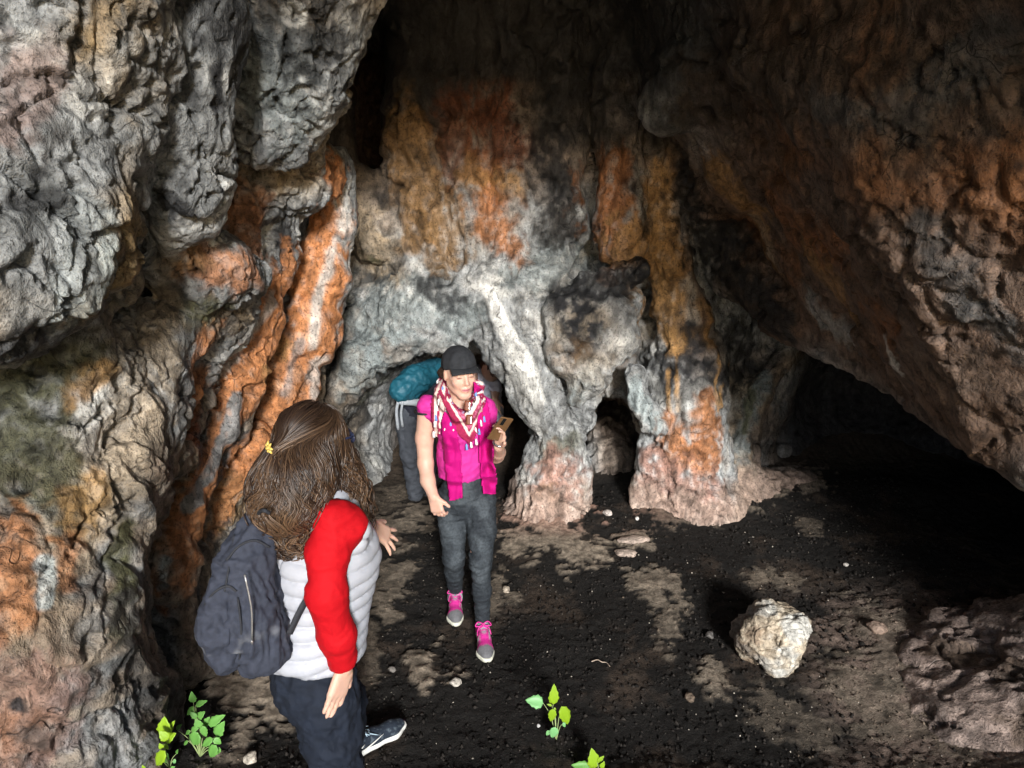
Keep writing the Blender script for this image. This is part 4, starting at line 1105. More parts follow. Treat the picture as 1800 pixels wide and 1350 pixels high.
# torso, arms, legs
S.chain([J(806, 735, 3.76, 32), J(812, 800, 3.78, 28), J(816, 850, 3.80, 27), J(818, 885, 3.81, 28)], 0.04)
S.chain([J(765, 722, 3.75, 20), J(848, 722, 3.75, 20)], 0.05)
RSH, REL, RWR = J(751, 722, 3.74, 17), J(748, 815, 3.72, 13.5), J(762, 872, 3.60, 9.5)
S.chain([RSH, J(746, 770, 3.74, 15.5), REL, J(752, 845, 3.66, 12.5), RWR], 0.02)
add_hand(S, RWR[:3], at(774, 915, 3.57) - RWR[:3], np.array([-0.35, -0.9, 0.1]), np.array([0.9, -0.3, 0]), 0.92, 0.75, 0.05)
LSH, LEL, LWR = J(852, 722, 3.76, 15), J(872, 800, 3.74, 13.5), J(877, 785, 3.50, 9.5)
S.chain([LSH, LEL, J(876, 795, 3.62, 12), LWR], 0.02)
PH = at(879, 754, 3.45)
add_hand(S, LWR[:3], at(882, 757, 3.475) - LWR[:3], np.array([0.75, 0.55, -0.1]), np.array([-0.5, -0.8, 0.1]), 0.92, 0.5, 0.05)
for a in ([J(797, 885, 3.80, 24), J(797, 975, 3.74, 16), J(800, 1030, 3.97, 9)], [J(843, 885, 3.80, 24), J(844, 985, 3.64, 16), J(848, 1085, 3.68, 9)]):
    S.chain(a, 0.02)
F = S.field(0.0055)
V, Q = skin_of(F, 2)
part('body', pw, V, Q, SKIN, skin_tint(V, SK, HC, HR))
BODY = (V, Q)
# top
S = Solid(0.05)
S.chain([J(807, 740, 3.76, 39), J(812, 800, 3.77, 39), J(813, 850, 3.79, 41), J(815, 880, 3.79, 42)], 0.06)
S.chain([J(772, 727, 3.75, 23), J(842, 727, 3.75, 23)], 0.05)
S.chain([J(760, 716, 3.74, 19.5), J(752, 714, 3.74, 19.5)], 0.05); S.chain([J(852, 718, 3.76, 19), J(856, 730, 3.76, 19)], 0.05)
S.chain([J(795, 762, 3.68, 22), J(830, 762, 3.68, 22)], 0.04)
F = S.field(0.006); cut(F, at(810, 848, 3.665), (0, 0, -1)); F.chain([J(807, 712, 3.74, 17), J(810, 660, 3.72, 24)], 0.01, True); F.chain([J(812, 722, 3.62, 10), J(812, 700, 3.55, 16)], 0.01, True)
V, Q = skin_of(F, 2); TOP = (V + vnormals(V, Q) * folds(V, 0.006, (9, 9, 12), 5)[:, None], Q)
part('top', pw, TOP[0], Q, simple_mat('magenta_top', (0.50, 0.025, 0.24), 0.75, 0.08, 30, 0.25, 400, 0.3))
# jeans
JEAN = tint_mat('washed_jeans', 0.85, 0.3, 90, 0.6, 500, 0.003, 0.2)
S = Solid(0.04)
S.chain([J(815, 852, 3.79, 37), J(818, 880, 3.80, 38)], 0.05)
S.chain([J(792, 878, 3.80, 27), J(796, 925, 3.77, 23.5), J(798, 980, 3.73, 18), J(798, 1005, 3.82, 15.5), J(800, 1032, 3.97, 12.5)], 0.03)
S.chain([J(845, 878, 3.80, 27), J(847, 930, 3.72, 24), J(845, 988, 3.64, 18.5), J(847, 1040, 3.66, 15), J(848, 1088, 3.69, 12.2)], 0.03)
F = S.field(0.006); cut(F, at(815, 834, 3.66), (0, 0, 1))
V, Q = skin_of(F, 2); JN = (V, Q)
D = folds(V, 0.006, (8, 8, 24), 15)
seam = np.abs(V[:, 0] - (at(828, 900, 3.7)[0])); D -= 0.004 * sstep(0.012, 0.003, seam) * (V[:, 2] > 0.70)
nj = vnormals(V, Q); fade = sstep(0.35, 0.95, -nj[:, 1]) * sstep(-0.3, 0.4, fbm(V * 7, 3, 16)) * sstep(0.30, 0.45, V[:, 2])
cj = np.array([0.024, 0.029, 0.035]) + np.array([0.038, 0.044, 0.048]) * (0.8 * fade + 0.25 * sstep(0, 0.6, fbm(V * 18, 3, 18)))[:, None]
part('jeans', pw, V, Q, JEAN, cj, D)
B = Bag(); L0 = np.array(pw.location)
# shawl panels in a deeper magenta
SHAWL = simple_mat('magenta_shawl', (0.42, 0.001, 0.15), 0.8, 0.04, 25, 0.3, 500, 0.25, 0.002)
bv = bvh_of(TOP, JN, BODY)
for poly, sd in (([(781, 718), (774, 745), (778, 790), (783, 840), (789, 881), (800, 880), (813, 876), (812, 830), (810, 790), (803, 752), (797, 725)], 3),
                 ([(833, 668), (845, 682), (857, 700), (863, 730), (866, 770), (868, 815), (875, 846), (872, 869), (850, 868), (846, 842), (843, 800), (842, 760), (838, 730), (832, 700)], 6)):
    V, Q, a, b = drape(poly, bv, 2.0, 0.030, sd, 0.016, 10, back=4.6)
    V, Q = thicken(V, Q, 0.008)
    part('shawl_panel', pw, V, Q, SHAWL)
# printed scarf
SCARF = tint_mat('printed_scarf', 0.85, 0.15, 90, 0.4, 400)
MAR, CRM, BLU, PNK = np.array([0.26, 0.012, 0.055]), np.array([0.74, 0.60, 0.54]), np.array([0.30, 0.40, 0.60]), np.array([0.62, 0.17, 0.30])
def scarf_tint(a, b, flap):
    n = fbm(np.stack([a * 0.16, b * 0.16, a * 0], 1), 2, 7); n2 = fbm(np.stack([a * 0.35, b * 0.35, a * 0], 1), 2, 17)
    if flap: s = (a - (757 + 10 * sstep(700, 660, b))) * 1.25 + 1.5 * n
    else:
        # distance inwards from the two outer edges of the triangle
        e1 = ((a - 770) * (783 - 690) - (b - 690) * (826 - 770)) / math.hypot(93, 56)
        e2 = ((852 - a) * (783 - 730) - (b - 730) * (852 - 826)) / math.hypot(53, 26)
        s = np.minimum(e1, e2) + 1.2 * n
    col = np.tile(MAR, (len(a), 1))
    def band(lo, hi, c, k=1.0):
        nonlocal col
        m = sstep(lo - 0.6, lo + 0.6, s) * sstep(hi + 0.6, hi - 0.6, s)
        col = col + (np.array(c) - col) * (k * m)[:, None]
    if flap:
        band(8, 14, CRM); band(19, 30, CRM, 0.9)
    else:
        band(7, 11, CRM); band(13, 18, PNK * 0.6, 0.5); band(20, 25, CRM); band(25, 33, [0.62, 0.62, 0.66]); band(33, 36, CRM)
        m = sstep(25, 26, s) * sstep(33, 32, s) * sstep(0.0, 0.25, n2); col = col + (BLU - col) * (0.8 * m)[:, None]
        m = sstep(12, 13, s) * sstep(19, 18, s) * sstep(0.1, 0.3, n2); col = col + (PNK - col) * (0.8 * m)[:, None]
        m = sstep(0.35, 0.5, n) * sstep(38, 40, s); col = col + (CRM - col) * (0.8 * m)[:, None]
    return col
S = Solid(0.02)
neck = [(778, 672, 3.78, 9), (776, 688, 3.70, 11), (784, 709, 3.64, 11), (804, 731, 3.62, 10), (824, 729, 3.63, 10), (840, 706, 3.67, 11), (840, 680, 3.74, 10), (812, 665, 3.86, 10), (782, 664, 3.84, 9)]
S.chain([J(*q) for q in neck], 0.02)
F = S.field(0.006); Vn, Qn = skin_of(F, 2)
Vn = Vn + vnormals(Vn, Qn) * folds(Vn, 0.006, (22, 22, 12), 33)[:, None]
nn = fbm(Vn * np.array([18, 18, 40]), 2, 5)
cn = MAR + (CRM - MAR) * sstep(0.05, 0.25, nn)[:, None]; cn = cn + (BLU - cn) * (0.7 * sstep(0.3, 0.5, fbm(Vn * 60, 2, 8)))[:, None]
scarf = part('scarf', pw, Vn, Qn, SCARF, cn)
bv2 = bvh_of(TOP, JN, (Vn, Qn))
for poly, fl, lift, sd in (([(768, 686), (782, 716), (796, 750), (808, 768), (826, 784), (835, 772), (843, 752), (850, 733), (848, 708), (842, 690), (832, 710), (815, 727), (795, 710), (780, 684)], False, 0.026, 12),
                           ([(778, 662), (766, 676), (758, 702), (756, 732), (760, 758), (765, 771), (772, 764), (775, 744), (782, 722), (786, 700), (784, 680)], True, 0.022, 15)):
    V, Q, a, b = drape(poly, bv2, 1.6, lift, sd, 0.012, 6, back=4.6)
    c = scarf_tint(a, b, fl)
    V, Q = thicken(V, Q, 0.006)
    part('scarf_fold', pw, V, Q, SCARF, np.concatenate([c, c]))
TW, TB = simple_mat('tassel_white', (0.78, 0.76, 0.74), 0.8), simple_mat('tassel_blue', (0.16, 0.28, 0.62), 0.8)
for k, (x, y) in enumerate([(769, 672), (778, 683), (771, 705), (768, 715), (766, 733), (764, 744), (762, 762), (792, 746), (797, 758), (782, 757), (820, 784), (828, 780), (837, 775), (842, 757), (836, 755), (845, 742), (851, 735), (838, 700), (833, 712), (836, 690)]):
    h_ = bv2.ray_cast(Vector(EYE), Vector(ray(x, y)))
    p = np.array(h_[0]) if h_[0] is not None and h_[0][1] < 4.2 else at(x, y, 3.62)
    p = p - unit(ray(x, y)) * 0.036 - L0
    B = Bag(); B.tube([p + (0, 0, 0.012), p + (0, 0, 0.004), p + (0.001, 0, -0.006), p + (0.002, 0, -0.020)], [0.002, 0.0055, 0.006, 0.0085], 7)
    B.build('tassel', TB if k % 3 == 1 else TW, pw)
# cap
CAP = simple_mat('black_cap_cloth', (0.022, 0.024, 0.028), 0.9, 0.3, 40, 0.5, 500, 0.25, 0.002)
w = pw_face; w4 = lambda x, y, z, r: np.append(w(x, y, z), r)
S = Solid(0.02)
S.ball(w(0, -0.012, 0.040), (0.086, 0.106, 0.096), 0.02, rot=HR)
F = S.field(0.005); cut(F, w(0, 0, 0.026), -HR[:, 2] + 0.12 * HR[:, 1])
V, Q = skin_of(F, 2); cap = part('cap', pw, V, Q, CAP, None, folds(V, 0.003, (18, 18, 10), 43))
G = []; nu, nv = 17, 9
for i in range(nu):
    a = -1 + 2 * i / (nu - 1)
    for j in range(nv):
        b = j / (nv - 1)
        r0 = np.array([0.074 * math.sin(a * 1.25), -0.012 + 0.094 * math.cos(a * 1.25), 0.046])
        tip = np.array([0.074 * a, 0.138 - 0.045 * a * a, 0.046 - 0.018 * a * a])
        q = r0 + (tip - r0) * b; q[2] += 0.006 * math.sin(b * 3.1) - 0.010 * b
        G.append(w(*q))
Qv = np.array([(i * nv + j, (i + 1) * nv + j, (i + 1) * nv + j + 1, i * nv + j + 1) for i in range(nu - 1) for j in range(nv - 1)])
Vv, Qv = thicken(np.array(G), Qv, 0.005)
link('visor', mesh_from('visor', Vv - L0, Qv, CAP), pw)
S = Solid(0.01); S.ball(w(0.0, -0.106, 0.035), (0.012, 0.008, 0.007), rot=HR)
F = Solid(0.02).chain([w4(-0.070, -0.02, 0.004, 0.018), w4(-0.060, -0.07, -0.01, 0.028), w4(0, -0.095, -0.02, 0.03), w4(0.060, -0.07, -0.01, 0.028), w4(0.070, -0.02, 0.004, 0.018)], 0.02).field(0.006)
V, Q = skin_of(F, 1); part('hair', pw, V, Q, simple_mat('dark_brown_hair', (0.035, 0.020, 0.014), 0.5, 0.4, 90, 0.6, 240), None, folds(V, 0.004, (40, 40, 12), 51))
B = Bag(); B.tube(smooth_path([w(-0.088, -0.055, 0.028), w(-0.100, -0.06, 0.036), w(-0.096, -0.065, 0.020), w(-0.086, -0.06, 0.016)], 10) - L0, 0.006, 6)
B.build('hair_tie', simple_mat('mint_elastic', (0.35, 0.75, 0.68), 0.6), pw)
B = Bag(); e0 = w(-0.080, -0.004, -0.044) - L0; B.tube([e0 + (0, 0, 0.005), e0, e0 - (0, 0, 0.012)], [0.002, 0.006, 0.003], 7); B.build('earring', simple_mat('dark_earring', (0.05, 0.03, 0.06), 0.3), pw)
# dark sleeve band and wrist watch
ring = lambda c, ax, r, tr, n=20: tube([np.asarray(c) + r * (math.cos(t) * unit(np.cross(ax, (0.3, 1, 0.2))) + math.sin(t) * np.cross(unit(ax), unit(np.cross(ax, (0.3, 1, 0.2))))) for t in np.linspace(0, 2 * math.pi, n)], tr, 6)
B = Bag(); B.add(*ring(at(747, 722, 3.74) - L0, (0, 0, 1), 0.054, 0.006)); B.build('sleeve_band', simple_mat('black_band', (0.01, 0.01, 0.01), 0.7), pw)
B = Bag(); wc = LWR[:3] * 0.75 + at(882, 757, 3.475) * 0.25 - L0; B.add(*ring(wc, at(882, 757, 3.475) - LWR[:3], 0.031, 0.006)); B.build('wrist_watch', simple_mat('steel_watch', (0.35, 0.35, 0.36), 0.25, 0.05, 40, metallic=0.9), pw)
# trail shoes
def trail_tint(L, V):
    c = np.tile(np.array([0.60, 0.03, 0.27]), (len(V), 1)); n = fbm(V * 45, 2, 4)
    for m, g in ((sstep(0.74, 0.80, L[:, 1] + 0.02 * n), (0.13, 0.13, 0.14)), (sstep(0.086, 0.094, L[:, 2]), (0.36, 0.36, 0.40)), (sstep(-0.05, 0.1, n) * sstep(0.020, 0.028, np.abs(L[:, 0])) * sstep(0.7, 0.6, L[:, 1]), (0.40, 0.36, 0.38))):
        c = c + (np.array(g) - c) * m[:, None]
    return c
TRAIL = tint_mat('trail_shoe_fabric', 0.8, 0.2, 120, 0.5, 350); SOLE = simple_mat('cream_sole', (0.62, 0.62, 0.52), 0.7, 0.15); LACE = simple_mat('pink_lace', (0.70, 0.03, 0.30), 0.6)
zf = zfloor(-0.15, 3.5); shoe(pw, (at(846, 1100, 3.72)[0] + 0.0, 3.725, zf + 0.004), (at(857, 1168, 3.44)[0], 3.445, zf + 0.002), 0, TRAIL, SOLE, tint=trail_tint, lace_mat=LACE)
zf = zfloor(-0.33, 3.95); shoe(pw, (at(800, 1040, 4.04)[0] - 0.005, 4.065, zf + 0.012), (at(802, 1090, 3.80)[0], 3.785, zf + 0.004), 0, TRAIL, SOLE, tint=trail_tint, lace_mat=LACE)
SOCK = simple_mat('grey_sock', (0.42, 0.44, 0.48), 0.9, 0.1, 60, 0.5, 300)
for a, b in ((J(849, 1098, 3.69, 11), J(849, 1112, 3.69, 13)), (J(800, 1036, 4.00, 11.5), J(800, 1050, 4.01, 13.5))):
    F = Solid(0.01).chain([a, b]).field(0.005); V, Q = skin_of(F, 1); part('sock', pw, V, Q, SOCK)
# phone, held in her left hand
ph = empty('phone', PH, 'bronze phone held up in the raised left hand of the magenta woman', 'phone')
RP = head_frame(np.array([-0.30, 0.86, 0.42]), (0.35, 0.1, 1.0))
S = Solid(0.0).box(PH, (0.037, 0.0045, 0.078), 0.006, 0, rot=RP); F = S.field(0.0035, 0.015); V, Q = skin_of(F, 1)
part('case', ph, V, Q, simple_mat('bronze_phone', (0.12, 0.065, 0.030), 0.25, 0.1, 20, spec=0.6))
S = Solid(0.0).box(PH - RP[:, 1] * 0.005 + RP[:, 2] * 0.05 + RP[:, 0] * -0.012, (0.010, 0.002, 0.022), 0.002, 0, rot=RP); F = S.field(0.0025, 0.01); V, Q = skin_of(F, 1)
part('camera_bump', ph, V, Q, simple_mat('black_lens', (0.01, 0.01, 0.01), 0.15))
# sunglasses hooked on the scarf
sg = empty('sunglasses', at(823, 718, 3.53), 'brown tinted sunglasses hooked upright on the printed scarf', 'sunglasses')
LENS = simple_mat('brown_lens', (0.16, 0.045, 0.02), 0.12, 0.1, 20, spec=0.7)
RS = head_frame((0.0, -0.92, 0.38), (0.05, 0, 1))
for x, y in ((822, 713), (825, 738)):
    c = at(x, y, 3.525)
    F = Solid(0.0).box(c, (0.022, 0.003, 0.031), 0.012, 0, rot=RS).field(0.0035, 0.012); V, Q = skin_of(F, 1); part('lens', sg, V, Q, LENS)
L1 = np.array(sg.location); B = Bag()
B.tube(smooth_path([at(822, 721, 3.54), at(820, 723, 3.535), at(824, 724, 3.54)], 6) - L1, 0.003, 6); B.tube([at(828, 700, 3.55) - L1, at(834, 704, 3.60) - L1, at(832, 740, 3.63) - L1], 0.003, 6)
B.build('frame', simple_mat('tortoise_frame', (0.09, 0.03, 0.015), 0.3), sg)
print('woman in magenta', round(time.time() - T0, 1))
# ================================================================== woman in white quilted vest, seen from behind
nw = empty('person', (-0.70, 2.25, zfloor(-0.7, 2.25)), 'long-haired woman in white quilted vest and red sleeves seen from behind', 'person')
L0 = np.array(nw.location)
FW = unit((0.74, 0.67, 0)); RT = unit((0.67, -0.74, 0)); UP = np.array([0, 0, 1.0])
SK2 = (0.60, 0.37, 0.28)
HC = at(556, 772, 2.36); HR = head_frame((0.80, 0.58, -0.05))
TC = at(566, 990, 2.30)                       # chest
HPc = at(552, 1195, 2.24)                     # pelvis
NK = at(563, 868, 2.33)
J = atr
S = Solid(0.03)
nw_face = add_head(S, HC, HR, NK, 1.0, 0.05)
SR = NK + RT * 0.155 - UP * 0.055; SL = NK - RT * 0.155 - UP * 0.055
p4 = lambda p, r: np.append(p, r)
S.chain([p4(NK - UP * 0.03, 0.07), p4(TC, 0.115), p4(HPc + UP * 0.12, 0.105), p4(HPc, 0.12)], 0.05)
S.chain([p4(SR, 0.045), p4(SL, 0.045)], 0.03)
SRa = at(583, 915, 2.18); ER, WR = at(575, 1045, 2.10), at(606, 1172, 2.13)
S.chain([p4(SR, 0.045), p4(SRa, 0.036), p4(ER, 0.040), p4(WR, 0.026)], 0.02)
add_hand(S, WR, at(584, 1250, 2.08) - WR, (0.85, -0.5, 0.1), (0.55, 0.83, 0), 1.08, 0.07, 0.02)
EL, WL = at(632, 930, 2.62), at(654, 925, 2.80)
S.chain([p4(SL, 0.05), p4(EL, 0.040), p4(WL, 0.026)], 0.02)
add_hand(S, WL, at(682, 944, 2.84) - WL, (0.1, -0.5, 0.85), (0.5, 0.2, 0.6), 1.05, 0.14, 0.55)
KR, AR = at(545, 1330, 2.26), at(520, 1500, 2.16)
HRt, HLt = HPc + RT * 0.085 - UP * 0.03, HPc - RT * 0.085 - UP * 0.03
heelL = gfloor(598, 1346); toeL = gfloor(713, 1276)
AL = heelL + unit(toeL - heelL) * 0.06 + UP * 0.09
KL = (HLt + AL) / 2 + FW * 0.07 + UP * 0.02
AR = HRt + np.array([-0.02, -0.05, -HRt[2] + zfloor(-0.7, 2.1) + 0.09]); KR = (HRt + AR) / 2 + FW * 0.03
S.chain([p4(HRt, 0.085), p4(KR, 0.055), p4(AR, 0.035)], 0.02); S.chain([p4(HLt, 0.085), p4(KL, 0.055), p4(AL, 0.035)], 0.02)
F = S.field(0.0065); V, Q = skin_of(F, 2)
part('body', nw, V, Q, SKIN, skin_tint(V, SK2, HC, HR))
# quilted vest
VEST = simple_mat('white_quilted_nylon', (0.37, 0.385, 0.43), 0.45, 0.05, 30, 0.3, 70, 0.4, 0.004)
S = Solid(0.05)
S.chain([p4(NK - UP * 0.05, 0.105), p4(TC, 0.150), p4(HPc + UP * 0.14, 0.140), p4(HPc + UP * 0.02, 0.158)], 0.06)
S.chain([p4(SR - UP * 0.03 - RT * 0.02, 0.075), p4(SL - UP * 0.03 + RT * 0.02, 0.075)], 0.06)
S.chain([p4(TC + FW * 0.07 + UP * 0.02, 0.12), p4(HPc + UP * 0.15 + FW * 0.05, 0.125)], 0.05)
F = S.field(0.006)
F.chain([p4(SR + RT * 0.075 + UP * 0.02, 0.055), p4(SR + RT * 0.075 - UP * 0.10, 0.06)], 0.02, True)     # armholes
F.chain([p4(SL - RT * 0.075 + UP * 0.02, 0.055), p4(SL - RT * 0.075 - UP * 0.10, 0.06)], 0.02, True)
cut(F, at(545, 1172, 2.15), np.array([-0.05, -0.10, -1.0])); cut(F, NK + UP * 0.035, UP)
V, Q = skin_of(F, 2)
lat = (V - TC) @ RT; zz = V[:, 2] + 0.010 * np.sin(lat * 14) + 0.012 * fbm(V * 5, 2, 60) + 0.05 * np.abs(((V - TC) @ FW))
s_ = (zz / 0.052) % 1.0
puff = np.sqrt(np.clip(1 - (2 * s_ - 1) ** 2, 0, 1))
side = np.abs(((V - TC) @ FW) + 0.0)
D = 0.016 * puff - 0.010 * sstep(0.012, 0.002, np.abs(lat - 0.02 + 0.0)) * ((V - TC) @ FW < 0) + 0.004 * fbm(V * 9, 2, 61) + 0.003 * (1 - puff) * fbm(V * 40, 2, 62)
part('vest', nw, V, Q, VEST, None, D)
F = Solid(0.02).chain([p4(NK + RT * 0.062 + UP * 0.0, 0.020), p4(NK - FW * 0.068 + UP * 0.012, 0.022), p4(NK - RT * 0.062, 0.020), p4(NK + FW * 0.07 - UP * 0.03, 0.018), p4(NK + RT * 0.062, 0.020)]).field(0.006)
V, Q = skin_of(F, 2); part('collar', nw, V, Q, VEST, None, folds(V, 0.003, (20, 20, 20), 66))
# red sleeves
RED = simple_mat('red_knit', (0.40, 0.002, 0.007), 0.8, 0.05, 30, 0.4, 420, 0.2, 0.002)
for a, b, c in ((SR, ER, WR), (SL, EL, None)):
    S = Solid(0.03)
    if c is not None: S.chain([p4(SR, 0.060), J(577, 968, 2.15, 33)]); S.chain([p4(SRa, 0.056), p4(SR, 0.060)]); S.chain([p4(NK + RT * 0.10 - UP * 0.035, 0.045), p4(SR, 0.060)]); S.chain([J(590, 908, 2.20, 28), J(576, 968, 2.15, 34), J(574, 1045, 2.10, 34), J(592, 1115, 2.11, 31), J(605, 1170, 2.13, 25)])
    else: S.chain([p4(a, 0.062), p4(a + (b - a) * 0.4, 0.055)])
    F = S.field(0.006)
    if c is not None: cut(F, c - (c - b) * 0.03, c - b)
    V, Q = skin_of(F, 2)
    part('sleeve', nw, V, Q, RED, None, folds(V, 0.0035, (9, 9, 17), 71))
# trousers
NAVY = simple_mat('navy_trousers', (0.010, 0.014, 0.024), 0.85, 0.3, 20, 0.4, 300, 0.25, 0.003)
S = Solid(0.05)
S.chain([p4(HPc + UP * 0.05, 0.140), p4(HPc, 0.142)], 0.05)
S.chain([p4(HRt, 0.108), p4((HRt + KR) / 2, 0.098), p4(KR, 0.083), p4((KR + AR) / 2, 0.074), p4(AR, 0.064)], 0.04)
S.chain([p4(HLt, 0.108), p4((HLt + KL) / 2, 0.095), p4(KL, 0.080), p4((KL + AL) / 2, 0.070), p4(AL + (KL - AL) * 0.10, 0.058)], 0.04)
F = S.field(0.007); V, Q = skin_of(F, 2)
part('trousers', nw, V, Q, NAVY, None, folds(V, 0.010, (9, 9, 13), 81))
# navy running shoe with white sole
def run_tint(L, V):
    c = np.tile(np.array([0.018, 0.026, 0.040]), (len(V), 1))
    return c + (np.array([0.07, 0.09, 0.11]) - c) * sstep(0.2, 0.5, fbm(V * 60, 2, 4))[:, None]
RUN = tint_mat('navy_shoe_mesh', 0.8, 0.3, 200, 0.5, 500); WSOLE = simple_mat('white_sole', (0.74, 0.74, 0.70), 0.6, 0.08)
heelL[2] = zfloor(heelL[0], heelL[1]) + 0.008; toeL[2] = zfloor(toeL[0], toeL[1]) + 0.006
ws = shoe(nw, heelL, toeL, 0, RUN, WSOLE, tint=run_tint, lace_mat=simple_mat('pale_blue_lace', (0.42, 0.56, 0.66), 0.7))
B = Bag()
pts = smooth_path([ws(0.0385, 0.30, 0.066), ws(0.0425, 0.20, 0.046), ws(0.0440, 0.28, 0.042), ws(0.0430, 0.46, 0.056), ws(0.040, 0.58, 0.066)], 14) - L0
B.tube(pts, np.concatenate([[0.0008], np.linspace(0.003, 0.006, 4), np.linspace(0.0055, 0.0008, 9)]), 6)
B.build('curved_side_mark', WSOLE, nw)
hr = AR + np.array([-0.02, -0.06, 0]); tr_ = hr + FW * 0.26
hr[2] = zfloor(hr[0], hr[1]) + 0.006; tr_[2] = zfloor(tr_[0], tr_[1]) + 0.006
shoe(nw, hr, tr_, 0, RUN, WSOLE, tint=run_tint)
# glasses
B = Bag(); w = nw_face
B.tube(smooth_path([w(0.074, 0.0, 0.012), w(0.070, 0.075, 0.012), w(0.060, 0.100, 0.010)], 8) - L0, 0.004, 6)
B.tube(smooth_path([w(0.060, 0.100, 0.012), w(0.0, 0.118, 0.012), w(-0.060, 0.100, 0.012)], 10) - L0, 0.004, 6)
B.build('glasses', simple_mat('dark_blue_glasses', (0.015, 0.02, 0.05), 0.3), nw)
F = Solid(0.0).ball(w(0.036, 0.108, 0.0), (0.028, 0.006, 0.022), rot=HR).ball(w(-0.036, 0.108, 0.0), (0.028, 0.006, 0.022), rot=HR).field(0.005); V, Q = skin_of(F, 1)
part('glasses_lens', nw, V, Q, simple_mat('dark_lens', (0.02, 0.025, 0.05), 0.15, spec=0.6))
# ---- long wavy hair: a soft inner mass and locks that run over it
S = Solid(0.03)
S.ball(w(0, -0.016, 0.026), (0.080, 0.100, 0.098), rot=HR)
S.chain([J(542, 770, 2.32, 44), J(522, 840, 2.24, 58), J(506, 885, 2.18, 50)], 0.04)
S.chain([J(488, 815, 2.24, 20), J(473, 855, 2.20, 28), J(474, 895, 2.15, 26)], 0.03)
S.chain([J(570, 780, 2.40, 40), J(596, 850, 2.38, 36), J(612, 888, 2.36, 24)], 0.04)
S.chain([J(628, 850, 2.48, 14), J(634, 890, 2.50, 12)], 0.03)
HF = S.field(0.007, 0.07)
V, Q = skin_of(HF, 2)
HAIRB = simple_mat('hair_mass', (0.022, 0.013, 0.009), 0.5, 0.5, 60, 0.8, 160, 0.4, 0.004)
hair = part('hair', nw, V, Q, HAIRB, None, folds(V, 0.006, (26, 26, 9), 91))
CLIP = at(487, 785, 2.215)
rs = np.random.RandomState(5)
Nv = vnormals(V, Q)
wgt = sstep(HC[2] - 0.28, HC[2] + 0.12, V[:, 2]) + 0.15
ns = 3400
st = rs.choice(len(V), ns, p=wgt / wgt.sum())
pos = V[st].copy(); off = rs.uniform(0.0, 0.010, ns) + (rs.uniform(0, 1, ns) > 0.95) * rs.uniform(0, 0.020, ns) * sstep(HC[2] + 0.02, HC[2] - 0.08, pos[:, 2]) + 0.014 * np.abs(perlin(pos * 12, 87))
steps = 36; h = 0.0125
path = np.zeros((steps, ns, 3)); ph_ = 9 * perlin(pos * 14, 77) + rs.uniform(-0.5, 0.5, ns); amp = rs.uniform(0.6, 1.4, ns); fq = 52 + 18 * perlin(pos * 10, 79)
nsteps = rs.randint(16, steps + 1, ns)
def gradf(p, e=0.006):
    g = np.stack([HF.sample(p + np.eye(3)[k] * e) - HF.sample(p - np.eye(3)[k] * e) for k in range(3)], 1)
    return g / (np.linalg.norm(g, axis=1, keepdims=True) + 1e-9)
clump = rs.normal(size=(ns, 3)) * 0.10 + 0.45 * np.stack([perlin(pos * 16, 81), perlin(pos * 16, 83), perlin(pos * 16, 85)], 1)
dist = np.zeros(ns)
for i in range(steps):
    g = gradf(pos)
    d = HF.sample(pos)
    near = np.clip(1 - (d - off) / 0.05, 0, 1)
    pos = pos - g * ((d - off) * np.where(pos[:, 2] > HC[2] - 0.24, 0.8, 0.12))[:, None]
    path[i] = pos
    dirv = np.tile(np.array([0, 0, -1.0]), (ns, 1)) + clump
    tocl = CLIP - pos; dl = np.linalg.norm(tocl, axis=1)
    up_ = sstep(CLIP[2] - 0.01, CLIP[2] + 0.05, pos[:, 2]) * sstep(0.30, 0.12, dl)
    dirv = dirv * (1 - up_)[:, None] + (tocl / dl[:, None]) * (1.3 * up_)[:, None]
    wave = np.sin(dist * fq + ph_ + 3 * perlin(pos * 6, 3)) * amp * sstep(HC[2] + 0.02, HC[2] - 0.10, pos[:, 2])
    sdir = np.cross(g, np.array([0, 0, 1.0])); sdir /= np.linalg.norm(sdir, axis=1, keepdims=True) + 1e-6
    dirv = dirv + sdir * wave[:, None]
    dirv = dirv - g * ((dirv * g).sum(1) * 0.9)[:, None] * (pos[:, 2] > HC[2] - 0.22)[:, None]
    dirv /= np.linalg.norm(dirv, axis=1, keepdims=True) + 1e-6
    pos = pos + dirv * h; dist += h
sides = 4
clumpL = perlin(V[st] * 11, 89)
HV, HQ, HCOL = [], [], []
for s in range(ns):
    n = int(nsteps[s]); Pp = path[:n, s]
    Tn = np.gradient(Pp, axis=0); Tn /= np.linalg.norm(Tn, axis=1, keepdims=True) + 1e-9
    A_ = np.cross(Tn, np.array([0.37, -0.8, 0.2])); A_ /= np.linalg.norm(A_, axis=1, keepdims=True) + 1e-9
    B_ = np.cross(Tn, A_)
    R_ = (rs.uniform(0.0007, 0.0021)) * np.sqrt(np.clip(np.linspace(0.45, 1.0, n), 0, 1)) * np.clip(np.linspace(n * 0.22, 0.12, n), 0, 1)
    base = sum(len(v) for v in HV) if False else s
    ring_ = np.stack([Pp + R_[:, None] * (math.cos(a) * A_ * 1.5 + math.sin(a) * B_ * 0.8) for a in (0, 1.5708, 3.1416, 4.7124)], 1).reshape(-1, 3)
    HV.append(ring_)
    lum = np.clip(rs.beta(1.6, 3.2) + 0.6 * float(clumpL[s]), 0, 1)
    c0 = np.array([0.022, 0.012, 0.008]); c1 = np.array([0.15, 0.088, 0.048])
    tt = np.clip(lum * (0.35 + 1.0 * np.linspace(0, 1, n)), 0, 1)
    HCOL.append(np.repeat(c0 + (c1 - c0) * tt[:, None], 4, 0))
